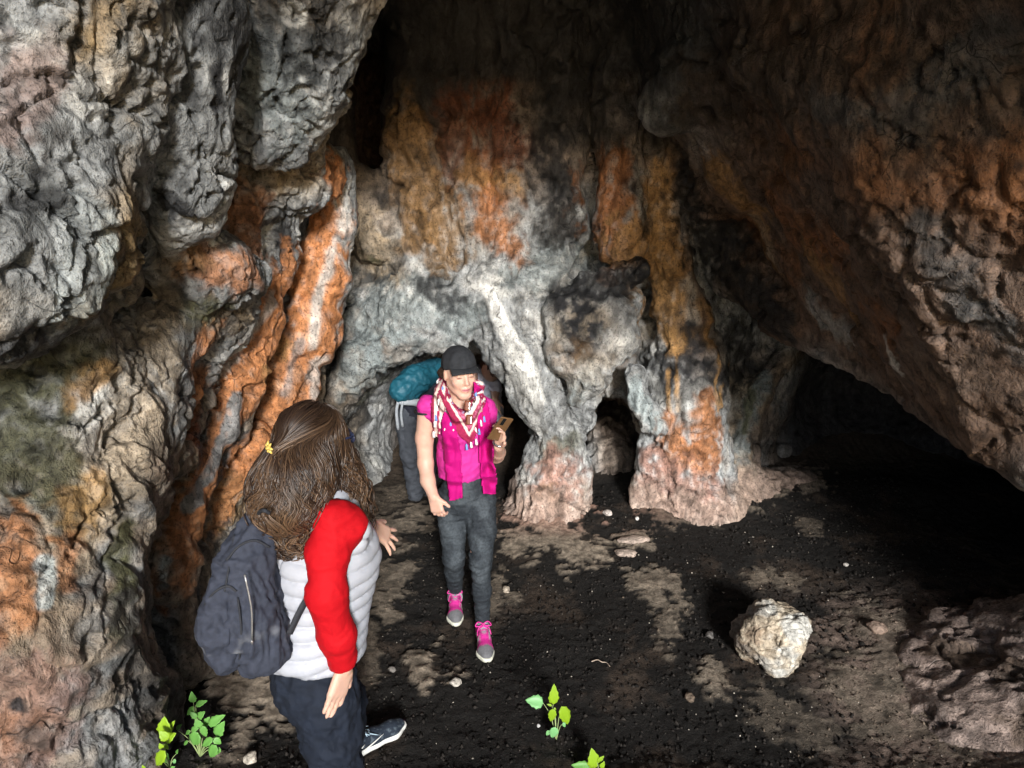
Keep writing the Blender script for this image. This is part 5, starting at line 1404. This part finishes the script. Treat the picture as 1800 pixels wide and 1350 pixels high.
o_ = 0
for v in HV:
    n = len(v) // 4
    i = np.arange(n - 1)[:, None] * 4
    for k in range(4):
        HQ.append(np.concatenate([i + k, i + (k + 1) % 4, i + 4 + (k + 1) % 4, i + 4 + k], 1) + o_)
    o_ += len(v)
LOCKS = tint_mat('brown_hair_locks', 0.38, 0.25, 200, 0.0, 100, 0.001, 0.5)
o = link('locks', mesh_from('locks', np.concatenate(HV) - L0, np.concatenate(HQ), LOCKS, True, np.concatenate(HCOL)), hair)
o['kind'] = 'stuff'
# yellow flower clip
B = Bag(); c = CLIP - L0 + np.array([-0.016, -0.016, 0.004])
vx, vy = unit((0.67, -0.74, 0)), np.array([0, 0, 1.0])
for k in range(7):
    a = k * 2 * math.pi / 7; dv = math.cos(a) * vx + math.sin(a) * vy
    B.tube([c + dv * 0.004, c + dv * 0.012 - FW * 0.006, c + dv * 0.022 - FW * 0.002], [0.003, 0.006, 0.002], 6)
B.build('hair_clip', simple_mat('gold_clip', (0.55, 0.40, 0.10), 0.35, 0.2, 60), nw)
# ---- her backpack
bp = empty('backpack', at(470, 1190, 2.06), 'dusty charcoal backpack hanging on the back of the white-vested woman', 'backpack')
PACK = tint_mat('charcoal_canvas', 0.85, 0.2, 60, 0.5, 500)
RB = np.stack([RT, FW, UP], 1)
def pack_tint(V, seed):
    c = np.tile(np.array([0.030, 0.035, 0.052]), (len(V), 1))
    m = sstep(0.25, 0.6, fbm(V * 9, 4, seed)) * sstep(at(0, 1080, 2.0)[2], at(0, 1150, 2.0)[2], V[:, 2])
    return c + (np.array([0.26, 0.27, 0.29]) - c) * (0.55 * m)[:, None]
S = Solid(0.05)
S.chain([J(452, 930, 2.15, 33), J(430, 1000, 2.10, 45), J(432, 1090, 2.05, 50), J(460, 1142, 2.05, 46)], 0.06)
S.chain([J(456, 960, 2.19, 20), J(488, 1122, 2.12, 27)], 0.05)
F = S.field(0.006); V, Q = skin_of(F, 2)
D = folds(V, 0.012, (13, 13, 5), 95)
part('bag', bp, V, Q, PACK, pack_tint(V, 41), D); BAGV, BAGQ = V + vnormals(V, Q) * D[:, None], Q
S = Solid(0.03)
S.chain([J(390, 1035, 2.03, 26), J(384, 1100, 2.00, 34), J(398, 1155, 2.00, 30)], 0.04)
F = S.field(0.006); V, Q = skin_of(F, 2)
part('front_pocket', bp, V, Q, PACK, pack_tint(V, 47), folds(V, 0.009, (16, 16, 8), 97)); BAGQ = np.concatenate([BAGQ, Q + len(BAGV)]); BAGV = np.concatenate([BAGV, V])
L2 = np.array(bp.location); STRAP = simple_mat('black_webbing', (0.02, 0.022, 0.028), 0.8, 0.2, 80, 0.4, 300)
def strap(pts, wdt, th=0.004):
    P_ = smooth_path(pts, 20); T_ = np.gradient(P_, axis=0)
    W_ = np.cross(T_, np.array([0.67, -0.74, 0.2])); W_ /= np.linalg.norm(W_, axis=1, keepdims=True)
    V_ = np.concatenate([P_ - W_ * wdt / 2, P_ + W_ * wdt / 2]); n = len(P_)
    Q_ = np.array([(i, i + 1, n + i + 1, n + i) for i in range(n - 1)])
    return thicken(V_, Q_, th)
V, Q = strap([at(508, 1114, 2.07), at(523, 1082, 2.085), at(537, 1056, 2.11), at(556, 1026, 2.20)], 0.022)
link('shoulder_strap', mesh_from('shoulder_strap', V - L2, Q, STRAP), bp)
V, Q = strap([at(487, 930, 2.13), at(500, 905, 2.16), at(530, 888, 2.20), at(560, 900, 2.16)], 0.035)
link('shoulder_strap', mesh_from('shoulder_strap', V - L2, Q, STRAP), bp)
B = Bag(); z0 = at(443, 1128, 1.935) - L2; B.tube([z0 + (0, 0, 0.008), z0, z0 - (0, 0, 0.010)], [0.002, 0.004, 0.002], 6)
B.tube(smooth_path([at(430, 1010, 1.96), at(442, 1070, 1.945), at(443, 1126, 1.935)], 10) - L2, 0.003, 5)
B.build('zip', simple_mat('steel_zip', (0.4, 0.4, 0.4), 0.4, metallic=0.8), bp)
bb = bvh_of((BAGV, BAGQ))
def lying(pts, lift=0.004):
    out = []
    for x, y in pts:
        h_ = bb.ray_cast(Vector(EYE), Vector(ray(x, y)))
        out.append(np.array(h_[0]) - unit(ray(x, y)) * lift if h_[0] is not None else at(x, y, 2.0))
    return smooth_path(out, 22) - L2
for pts, r in (([(398, 985), (420, 960), (448, 950), (474, 962)], 0.004), ([(360, 1062), (378, 1040), (400, 1030), (416, 1040)], 0.004), ([(418, 1050), (424, 1110), (420, 1170)], 0.003), ([(412, 940), (402, 1000), (395, 1040)], 0.003)):
    B = Bag(); B.tube(lying(pts), r, 5); B.build('seam', STRAP, bp)
B = Bag(); B.tube(lying([(452, 905), (462, 897), (474, 902)], 0.012), 0.006, 6); B.build('haul_loop', STRAP, bp)
print('woman in vest', round(time.time() - T0, 1))
# ================================================================== people stooping in the tunnel
J = atr
mp = empty('person', (-0.75, 5.35, zfloor(-0.75, 5.35)), 'person in dark trousers stooping under the low arch, teal pack on back', 'person')
S = Solid(0.03)
S.chain([J(722, 735, 5.35, 20), J(760, 690, 5.55, 24), J(792, 668, 5.75, 22)], 0.04)
S.chain([J(792, 668, 5.75, 12), J(812, 660, 5.95, 11)], 0.02); S.ball(at(822, 664, 6.0), (0.085, 0.095, 0.11))
S.chain([J(800, 680, 5.75, 11), J(806, 715, 5.8, 9), J(815, 745, 5.85, 7)], 0.02)
S.chain([J(718, 745, 5.35, 15), J(722, 800, 5.30, 12), J(732, 868, 5.36, 8)], 0.02); S.chain([J(745, 745, 5.4, 15), J(752, 800, 5.38, 12), J(755, 862, 5.5, 8)], 0.02)
F = S.field(0.011); V, Q = skin_of(F, 2)
part('body', mp, V, Q, SKIN, skin_tint(V, (0.5, 0.31, 0.24)))
NJ = simple_mat('navy_jacket', (0.014, 0.016, 0.028), 0.8, 0.3, 20, 0.4, 120)
S = Solid(0.04); S.chain([J(727, 725, 5.36, 25), J(762, 690, 5.55, 29), J(795, 668, 5.75, 26)], 0.05); S.chain([J(795, 675, 5.73, 15), J(806, 712, 5.8, 12)], 0.03)
F = S.field(0.010); V, Q = skin_of(F, 2); part('jacket', mp, V, Q, NJ, None, folds(V, 0.010, (8, 8, 8), 111))
GT = simple_mat('slate_trousers', (0.062, 0.070, 0.085), 0.85, 0.25, 20, 0.5, 200)
S = Solid(0.04); S.chain([J(724, 733, 5.36, 27)], 0.04)
S.chain([J(716, 745, 5.34, 20), J(722, 800, 5.29, 17), J(730, 868, 5.36, 14)], 0.03); S.chain([J(742, 745, 5.38, 20), J(750, 800, 5.37, 17), J(752, 864, 5.5, 14)], 0.03)
F = S.field(0.010); V, Q = skin_of(F, 2); part('trousers', mp, V, Q, GT, None, folds(V, 0.010, (9, 9, 12), 115))
BOOT = tint_mat('grey_boot', 0.8, 0.2, 100); BS = simple_mat('dark_sole', (0.03, 0.03, 0.03), 0.8)
for hx, hy in ((at(728, 876, 5.30)[0], 5.32), (at(752, 868, 5.5)[0], 5.48)):
    z0 = zfloor(hx, hy); shoe(mp, (hx, hy, z0 + 0.004), (hx + 0.07, hy + 0.25, z0 + 0.004), 0, BOOT, BS, tint=lambda L, V: np.tile(np.array([0.16, 0.17, 0.18]), (len(V), 1)))
tp = empty('backpack', at(730, 700, 5.35), 'teal hiking backpack with grey straps on the stooping person under the arch', 'backpack')
TEAL = simple_mat('teal_nylon', (0.010, 0.085, 0.125), 0.55, 0.15, 20, 0.4, 150, 0.4)
S = Solid(0.03); S.chain([J(705, 682, 5.20, 19), J(730, 668, 5.32, 25), J(762, 652, 5.50, 20)], 0.04); S.chain([J(704, 690, 5.18, 16), J(725, 690, 5.28, 14)], 0.03)
F = S.field(0.009); V, Q = skin_of(F, 2); part('bag', tp, V, Q, TEAL, None, folds(V, 0.010, (9, 9, 14), 121))
S = Solid(0.02); S.chain([J(735, 650, 5.34, 11), J(768, 640, 5.52, 12)], 0.02)
F = S.field(0.008); V, Q = skin_of(F, 2); part('lid', tp, V, Q, simple_mat('dark_teal_lid', (0.010, 0.07, 0.105), 0.6, 0.15, 20, 0.4, 150), None, folds(V, 0.006, (12, 12, 12), 125))
L2 = np.array(tp.location); GS = simple_mat('grey_strap', (0.34, 0.37, 0.40), 0.8)
for pts, r in (([at(762, 660, 5.36), at(750, 670, 5.30), at(748, 682, 5.27)], 0.006), ([at(700, 705, 5.18), at(697, 725, 5.2), at(700, 755, 5.22)], 0.012), ([at(708, 704, 5.17), at(705, 728, 5.19), at(708, 750, 5.21)], 0.010)):
    Bag().tube(smooth_path(pts, 10) - L2, r, 6).build('strap', GS, tp)
F = Solid(0.02).chain([J(705, 706, 5.20, 6), J(735, 708, 5.22, 6), J(752, 716, 5.27, 5)]).field(0.008); V, Q = skin_of(F, 1); part('hip_belt', tp, V, Q, GS)

lp = empty('person', at(850, 840, 6.3) * (1, 1, 0) + (0, 0, zfloor(-0.25, 6.3)), 'person in pale lilac shirt bending deep inside the tunnel', 'person')
S = Solid(0.03)
S.chain([J(862, 735, 6.5, 20), J(852, 690, 6.35, 22), J(845, 665, 6.2, 20)], 0.04); S.ball(at(864, 648, 6.05), (0.085, 0.095, 0.11))
S.chain([J(866, 672, 6.15, 9), J(871, 690, 6.1, 7), J(870, 700, 6.05, 6)], 0.02)
add_hand(S, at(870, 702, 6.05), (0.05, -0.05, -1), (0, -1, 0), (1, 0, 0), 1.0, 0.25, 0.3)
for x, y in ((852, 6.45), (878, 6.5)): S.chain([J(x, 745, y, 14), J(x + 4, 790, y - 0.05, 11), J(x, 845, y, 8)], 0.02)
F = S.field(0.010); V, Q = skin_of(F, 2); part('body', lp, V, Q, SKIN, skin_tint(V, (0.5, 0.31, 0.24)))
S = Solid(0.04); S.chain([J(862, 725, 6.48, 23), J(852, 690, 6.33, 26), J(842, 665, 6.18, 24)], 0.05); S.chain([J(862, 666, 6.15, 13), J(872, 682, 6.12, 11)], 0.03)
F = S.field(0.010); V, Q = skin_of(F, 2); part('shirt', lp, V, Q, simple_mat('lilac_shirt', (0.46, 0.48, 0.60), 0.8, 0.1, 20, 0.3, 150), None, folds(V, 0.010, (8, 8, 10), 131))
F = Solid(0.03).chain([J(864, 640, 6.07, 20), J(872, 648, 6.0, 16)]).field(0.010); V, Q = skin_of(F, 1); part('hair', lp, V, Q, simple_mat('auburn_hair', (0.07, 0.028, 0.018), 0.5, 0.4, 60, 0.5, 120), None, folds(V, 0.010, (26, 26, 10), 133))
S = Solid(0.04)
for x, y in ((852, 6.45), (878, 6.5)): S.chain([J(865, 738, 6.5, 20), J(x, 750, y, 17), J(x + 4, 792, y - 0.05, 14), J(x, 846, y, 10)], 0.03)
F = S.field(0.011); V, Q = skin_of(F, 2); part('trousers', lp, V, Q, simple_mat('dark_trousers', (0.016, 0.018, 0.022), 0.9), None, folds(V, 0.008, (9, 9, 12), 135))
for x, y in ((852, 6.45), (878, 6.5)):
    hx = at(x, 846, y)[0]; z0 = zfloor(hx, y); shoe(lp, (hx, y + 0.05, z0), (hx - 0.03, y - 0.20, z0), 0, BOOT, BS, tint=lambda L, V: np.tile(np.array([0.2, 0.2, 0.2]), (len(V), 1)))
cp = empty('person', at(952, 800, 6.6) * (1, 1, 0) + (0, 0, zfloor(0.25, 6.6)), 'person half hidden behind the pale pillar, bare shin showing in the tunnel', 'person')
S = Solid(0.03); S.chain([J(985, 700, 6.8, 22), J(985, 650, 6.85, 22)], 0.04); S.ball(at(985, 618, 6.8), (0.085, 0.095, 0.11))
for x in (944, 965): S.chain([J(985, 710, 6.8, 15), J(x - 8, 690, 6.55, 11), J(x, 740, 6.6, 7)], 0.02)
F = S.field(0.011); V, Q = skin_of(F, 2); part('body', cp, V, Q, SKIN, skin_tint(V, (0.5, 0.31, 0.24)))
F = Solid(0.04).chain([J(985, 702, 6.8, 25), J(985, 655, 6.85, 25)]).field(0.011); V, Q = skin_of(F, 2); part('shirt', cp, V, Q, NJ, None, folds(V, 0.008, (9, 9, 12), 139))
F = Solid(0.04).chain([J(985, 712, 6.8, 19), J(950, 694, 6.58, 15)]).field(0.011); V, Q = skin_of(F, 2); part('shorts', cp, V, Q, GT)
for x in (944, 965):
    q = at(x, 752, 6.6); shoe(cp, (q[0], q[1] + 0.06, zfloor(q[0], q[1])), (q[0] - 0.05, q[1] - 0.19, zfloor(q[0], q[1])), 0, BOOT, BS, tint=lambda L, V: np.tile(np.array([0.5, 0.5, 0.48]), (len(V), 1)))
print('tunnel people', round(time.time() - T0, 1))
# ================================================================== boulder, stones, sticks, plants
rs = np.random.RandomState(11)
bc = gfloor(1352, 1160) - np.array([0, 0, 0.03])
S = Solid(0.02)
for d, r in (((0, 0.02, 0.17), (0.20, 0.17, 0.17)), ((-0.10, -0.04, 0.09), (0.13, 0.12, 0.11)), ((0.10, -0.02, 0.16), (0.13, 0.13, 0.17)), ((0.02, 0.03, 0.27), (0.12, 0.11, 0.10)), ((0.06, -0.08, 0.07), (0.12, 0.08, 0.09))):
    S.ball(bc + d, r, 0.03)
F = S.field(0.011, 0.05)
for k in range(16):
    n = unit(rs.normal(size=3)); n[1] -= 0.2; n = unit(n)
    cut(F, bc + (0, 0, 0.17) + n * rs.uniform(0.145, 0.185), n, 0.012)
F.chain([np.append(bc + (-0.02, -0.15, 0.20), 0.05), np.append(bc + (-0.09, -0.14, 0.28), 0.06)], 0.01, True)
F.chain([np.append(bc + (0.0, -0.17, 0.09), 0.02), np.append(bc + (-0.05, -0.17, 0.05), 0.03)], 0.01, True)
V, Q = F.surface(); V = relax(V, Q, 1, 0.3); V, Q = subdivide(V, Q)
D = 0.020 * fbm(V * 7, 3, 3) + 0.012 * (ridged(V * 14, 3, 5) - 0.8) - 0.012 * np.exp(-(np.abs(perlin(V * 8, 9)) / 0.06) ** 2)
n1 = fbm(V * 6, 3, 21); n2 = fbm(V * 16, 3, 23)
c = np.array([0.52, 0.44, 0.33]) * (1 + 0.25 * n2)[:, None]
c = c + (np.array([0.62, 0.62, 0.58]) - c) * sstep(0.0, 0.4, n1)[:, None] * 0.8
c = c + (np.array([0.26, 0.19, 0.13]) - c) * sstep(0.15, 0.55, -n1 + 0.3 * n2)[:, None] * 0.9
c = c + (np.array([0.12, 0.08, 0.05]) - c) * (0.8 * sstep(0.05, -0.16, V[:, 0] - bc[0]) * sstep(0.0, 0.3, n1 + 0.3))[:, None]  # left side coloured darker: the boulder's shaded side, painted in
N = vnormals(V, Q)
be = mesh_from('boulder', (V + N * D[:, None] - bc) * (1.17, 1.05, 1.0), Q, ROCK, True, c)
tag(link('boulder', be, loc=bc), 'large pale angular boulder lying alone on the dark soil', 'boulder')

def stone_mesh(name, r, seed, colour, flat=0.6):
    F = Solid(0.02).ball((0, 0, 0), (r, r * 0.8, r * flat)).field(r / 9, r * 0.4)
    g = np.random.RandomState(seed)
    for k in range(7):
        n = unit(g.normal(size=3)); cut(F, n * r * g.uniform(0.5, 0.75), n, r * 0.06)
    V, Q = F.surface()
    V = V + vnormals(V, Q) * (0.06 * r * fbm(V * 6 / r * 0.3, 3, seed))[:, None]
    V[:, 2] -= V[:, 2].min() * 0.7
    return mesh_from(name, V, Q, ROCK, False, np.array(colour) * (1 + 0.2 * fbm(V * 40, 2, seed))[:, None])
STN = [(1068, 905, 9, 'pale pinkish stone lying on black soil near the foot of the pillar', (0.62, 0.55, 0.50)), (1120, 913, 5, 'tiny white stone beside the pink foot of the buttress', (0.70, 0.66, 0.62)),
       (1487, 995, 5, 'small white stone on dark floor before the black alcove', (0.66, 0.62, 0.56)), (443, 1337, 13, 'pale chip of rock on soil right of the leafy plants', (0.52, 0.46, 0.38)),
       (1322, 857, 11, 'flat grey stone on ledge below the greenish flowstone', (0.30, 0.28, 0.25)), (800, 1203, 11, 'small pale stone on black soil below the left trail shoe', (0.50, 0.46, 0.40)),
       (947, 1277, 4, 'tiny round white pebble left of the seedling', (0.75, 0.74, 0.72)), (690, 1180, 8, 'grey stone on brown soil beside the red sleeve cuff', (0.22, 0.20, 0.18)),
       (1375, 800, 20, 'grey rock lying in the small hollow of the back wall', (0.30, 0.28, 0.26)), (890, 1040, 9, 'buff stone just right of the left jeans knee', (0.45, 0.38, 0.30)),
       (1248, 1120, 9, 'small dark grey stone in the shadow left of the boulder', (0.14, 0.13, 0.12)), (1212, 1230, 10, 'brown stone on soil below the boulder', (0.20, 0.15, 0.11)),
       (1540, 1110, 16, 'reddish stone on the slope right of the boulder', (0.24, 0.17, 0.13))]
for k, (x, y, r, lab, cc) in enumerate(STN):
    g = gfloor(x, y)
    t = np.linalg.norm(g - EYE)
    o = link('stone', stone_mesh('stone', r * t / FPX, 60 + k, cc), loc=g); o.rotation_euler = (0, 0, k * 1.3)
    tag(o, lab, 'stone')
WOOD = simple_mat('bleached_wood', (0.42, 0.33, 0.26), 0.85, 0.35, 30, 0.5, 90)
# pale slabs flaked off beside the pillar foot
for k, (x, y, r, lab) in enumerate(((1112, 952, 0.085, 'upper of two flat pale rock flakes on soil right of the pillar'), (1100, 974, 0.070, 'lower of two flat pale rock flakes on soil right of the pillar'))):
    g = gfloor(x, y); o = link('rock_flake', stone_mesh('rock_flake', r, 91 + k, (0.44, 0.35, 0.29), 0.35), loc=g - np.array([0, 0, 0.008]))
    o.scale = (1.5, 0.75, 0.8); o.rotation_euler = (0, 0, 0.15 - 0.3 * k); tag(o, lab, 'rock flake')
A = ground(1040, 1168); pts = [gfloor(x, y) for x, y in ((1040, 1166), (1050, 1163), (1058, 1167), (1066, 1168), (1072, 1175))]
for q in pts: q[2] = zfloor(*q[:2]) + 0.012
V, F_ = tube(smooth_path(np.array(pts) - pts[0], 16), np.linspace(0.0035, 0.0015, 16), 5)
tag(link('twig', mesh_from('twig', np.array(V), F_, WOOD), loc=pts[0]), 'thin pale crooked twig lying on the black soil', 'twig')

# soil crumbs and grit: nobody could count them
def crumbs(name, n, rng, lo, hi, colour_fn, mat, region):
    g = np.random.RandomState(rng)
    b = np.array([(1, 0, 0), (-1, 0, 0), (0, 1, 0), (0, -1, 0), (0, 0, 1), (0, 0, -0.6)], float)
    f = np.array([(0, 2, 4), (2, 1, 4), (1, 3, 4), (3, 0, 4), (2, 0, 5), (1, 2, 5), (3, 1, 5), (0, 3, 5)])
    x = g.uniform(region[0], region[1], n); y = region[2] + (region[3] - region[2]) * g.uniform(0, 1, n)
    i = np.clip(np.round((x - _gx[0]) / 0.0155).astype(int), 0, nx - 1); j = np.clip(np.searchsorted(_gy, y), 0, ny - 1)
    z = GZ[i, j]; br = bare.reshape(nx, ny)[i, j]
    r = (lo + (hi - lo) * g.uniform(0, 1, n) ** 4) * (1 - 0.75 * br)
    V = b[None] * r[:, None, None] * g.uniform(0.5, 1.3, (n, 6, 1)) * g.uniform(0.6, 1.2, (n, 1, 3))
    a = g.uniform(0, 6.28, n); ca, sa = np.cos(a)[:, None], np.sin(a)[:, None]
    V = np.stack([V[..., 0] * ca - V[..., 1] * sa, V[..., 0] * sa + V[..., 1] * ca, V[..., 2]], -1)
    V += np.stack([x, y, z + r * 0.15], 1)[:, None]
    F_ = (f[None] + np.arange(n)[:, None, None] * 6).reshape(-1, 3)
    col = np.repeat(colour_fn(g, n, br), 6, 0)
    return tag(link(name, mesh_from(name, V.reshape(-1, 3), F_, mat, False, col)), kind='stuff')
CR = tint_mat('crumb', 0.9, 0.3, 80, 0.4, 300, 0.003, 0.2)
crumbs('soil_crumbs', 30000, 5, 0.002, 0.017, lambda g, n, br: (np.array([0.013, 0.011, 0.0095]) * g.uniform(0.4, 2.2, (n, 1))) * (1 - br[:, None]) + np.array([0.30, 0.23, 0.17]) * g.uniform(0.4, 1.2, (n, 1)) * br[:, None], CR, (-1.8, 3.0, 2.25, 5.6))
crumbs('grit', 1500, 6, 0.0018, 0.008, lambda g, n, br: np.array([0.50, 0.45, 0.38]) * g.uniform(0.3, 1.3, (n, 1)), CR, (-1.8, 2.8, 2.25, 5.4))

# ---- plants
LEAF = []
def leaf_mat(name, c, c2):
    m, nt, b = base_mat(name); L = nt.links.new
    tc = node(nt, 'ShaderNodeTexCoord'); n1 = node(nt, 'ShaderNodeTexNoise', Scale=60.0, Detail=3.0); L(tc.outputs['Object'], n1.inputs['Vector'])
    mx = node(nt, 'ShaderNodeMix', _data_type='RGBA'); mx.inputs[6].default_value = (*c, 1); mx.inputs[7].default_value = (*c2, 1); L(n1.outputs['Fac'], mx.inputs['Factor'])
    L(mx.outputs[2], b.inputs['Base Color']); b.inputs['Roughness'].default_value = 0.5
    tr = node(nt, 'ShaderNodeBsdfTranslucent'); L(mx.outputs[2], tr.inputs['Color'])
    ms = node(nt, 'ShaderNodeMixShader'); ms.inputs[0].default_value = 0.25
    out = nt.nodes['Material Output']; L(b.outputs[0], ms.inputs[1]); L(tr.outputs[0], ms.inputs[2]); L(ms.outputs[0], out.inputs['Surface'])
    return m
G1 = leaf_mat('fresh_leaf', (0.20, 0.46, 0.10), (0.14, 0.36, 0.07)); G2 = leaf_mat('lime_leaf', (0.33, 0.50, 0.02), (0.24, 0.42, 0.02)); G3 = leaf_mat('mint_leaf', (0.26, 0.58, 0.24), (0.22, 0.50, 0.18)); STEM = simple_mat('plant_stem', (0.30, 0.38, 0.16), 0.6)
def leaf_mesh(w, mat, seed):
    nl, nw_ = 9, 5; V = []
    for i in range(nl):
        t = i / (nl - 1); hw = w * (math.sin(math.pi * min(1, t ** 0.75)) ** 0.8) * (1 - 0.25 * t) + 0.001
        for j in range(nw_):
            s = -1 + 2 * j / (nw_ - 1)
            ser = 1 + 0.10 * ((i % 2) * 2 - 1) * (abs(s) == 1)
            V.append((s * hw * ser, t, 0.10 * abs(s) * hw * 2 - 0.18 * t * t + 0.015 * math.sin(seed + 5 * t + 3 * s)))
    Q = np.array([(i * nw_ + j, i * nw_ + j + 1, (i + 1) * nw_ + j + 1, (i + 1) * nw_ + j) for i in range(nl - 1) for j in range(nw_ - 1)])
    V, Q = thicken(np.array(V), Q, 0.012)
    return mesh_from('leaf', V, Q, mat)
LM = {(m.name, k): leaf_mesh((0.33, 0.26, 0.40)[k], m, k) for m in (G1, G2, G3) for k in range(3)}
def plant(root_px, Yb, leaves, label, group=None):
    """leaves: (px, py of base, px, py of tip, depth Y, material, shape); stems run to the root"""
    def clear(x, y, Yw):
        h = hit(x, y)
        return min(Yw, h[1] - 0.07) if h[1] > 1.5 else Yw
    g = gfloor(*root_px); yr = clear(root_px[0], root_px[1], g[1])
    if yr < g[1]: g = at(root_px[0], root_px[1], yr)
    g[2] = min(g[2], zfloor(g[0], g[1]) + 0.02) if yr >= g[1] else g[2]
    t = empty('leafy_plant', g, label, 'plant', group)
    B = Bag(); top = None
    ys = sorted(leaves, key=lambda q: -q[1])
    spine = [np.zeros(3)]
    for (x0, y0, x1, y1, dy, m, k) in leaves:
        yl = min(clear(x0, y0, g[1] + dy), clear(x1, y1, g[1] + dy))
        b = at(x0, y0, yl) - g; e = at(x1, y1, yl - 0.004) - g
        B.tube(smooth_path([spine[-1] if False else np.array([0, 0, 0.0]), np.array([b[0] * 0.45, b[1] * 0.5, b[2] * 0.65]), b], 9), np.linspace(0.0026, 0.0012, 9), 5)
        d = e - b; ln = float(np.linalg.norm(d)); d /= ln
        # blade faces up and towards the light
        n = unit(np.array([0.1, -0.75, 0.75])); n = unit(n - d * (n @ d)); s = np.cross(d, n)
        o = link('leaf', LM[(m.name, k)], t)
        M = Matrix(((s[0] * ln, d[0] * ln, n[0] * ln, b[0]), (s[1] * ln, d[1] * ln, n[1] * ln, b[1]), (s[2] * ln, d[2] * ln, n[2] * ln, b[2]), (0, 0, 0, 1)))
        o.matrix_local = M
    B.build('stem', STEM, t)
    return t
plant((352, 1330), 0, [(340, 1235, 336, 1218, -.01, G1, 0), (344, 1240, 362, 1232, 0, G1, 1), (342, 1243, 326, 1258, 0, G1, 1), (346, 1262, 334, 1252, -.02, G1, 0), (348, 1262, 358, 1252, -.01, G1, 2), (352, 1280, 344, 1265, -.02, G1, 2), (358, 1276, 366, 1262, .01, G1, 0),
                       (366, 1274, 392, 1258, 0, G1, 1), (380, 1294, 391, 1271, 0, G1, 0), (334, 1284, 325, 1292, -.01, G1, 0), (336, 1284, 348, 1280, -.03, G1, 2), (348, 1288, 336, 1313, -.04, G1, 2), (356, 1276, 362, 1298, -.04, G1, 1), (374, 1298, 352, 1313, -.04, G1, 1), (376, 1298, 389, 1308, -.03, G1, 2),
                       (380, 1310, 366, 1334, -.05, G1, 0), (386, 1314, 381, 1327, -.04, G1, 0), (330, 1302, 322, 1311, -.02, G1, 1), (310, 1282, 318, 1274, .02, G1, 1)], 'bushy green plant with many rounded leaves, right one of the pair by the left wall')
plant((298, 1350), 0, [(290, 1290, 287, 1264, 0, G2, 2), (292, 1292, 303, 1270, .01, G2, 1), (296, 1300, 280, 1286, -.01, G2, 2), (290, 1302, 306, 1290, -.02, G2, 2), (288, 1308, 296, 1318, -.02, G2, 0), (286, 1316, 280, 1308, -.01, G2, 2), (290, 1320, 270, 1350, -.02, G2, 1), (292, 1322, 288, 1346, -.01, G1, 1), (310, 1325, 312, 1318, 0, G1, 1), (308, 1334, 304, 1345, 0, G3, 1), (254, 1352, 250, 1346, 0, G2, 0), (300, 1352, 306, 1348, -.03, G1, 2)], 'lime green plant with toothed leaves, left one of the pair by the left wall')
plant((978, 1300), 0, [(972, 1238, 975, 1207, 0, G2, 1), (955, 1236, 925, 1230, 0, G3, 2), (972, 1246, 969, 1272, -.02, G2, 1), (987, 1242, 1002, 1277, -.01, G2, 1), (976, 1278, 970, 1300, -.03, G3, 0), (966, 1284, 960, 1294, -.02, G3, 0), (990, 1270, 994, 1279, -.02, G3, 0), (970, 1240, 962, 1238, -.01, G2, 1), (974, 1244, 978, 1248, -.02, G2, 1)], 'small bright seedling alone on the black soil in front')
plant((1052, 1362), 0, [(1045, 1350, 1042, 1320, 0, G2, 0), (1050, 1340, 1061, 1330, 0, G2, 1), (1056, 1350, 1062, 1340, -.02, G2, 0), (1040, 1348, 1005, 1345, .01, G1, 1)], 'seedling at the bottom edge of the picture, lime leaves cut off by the frame')
print('things', round(time.time() - T0, 1))
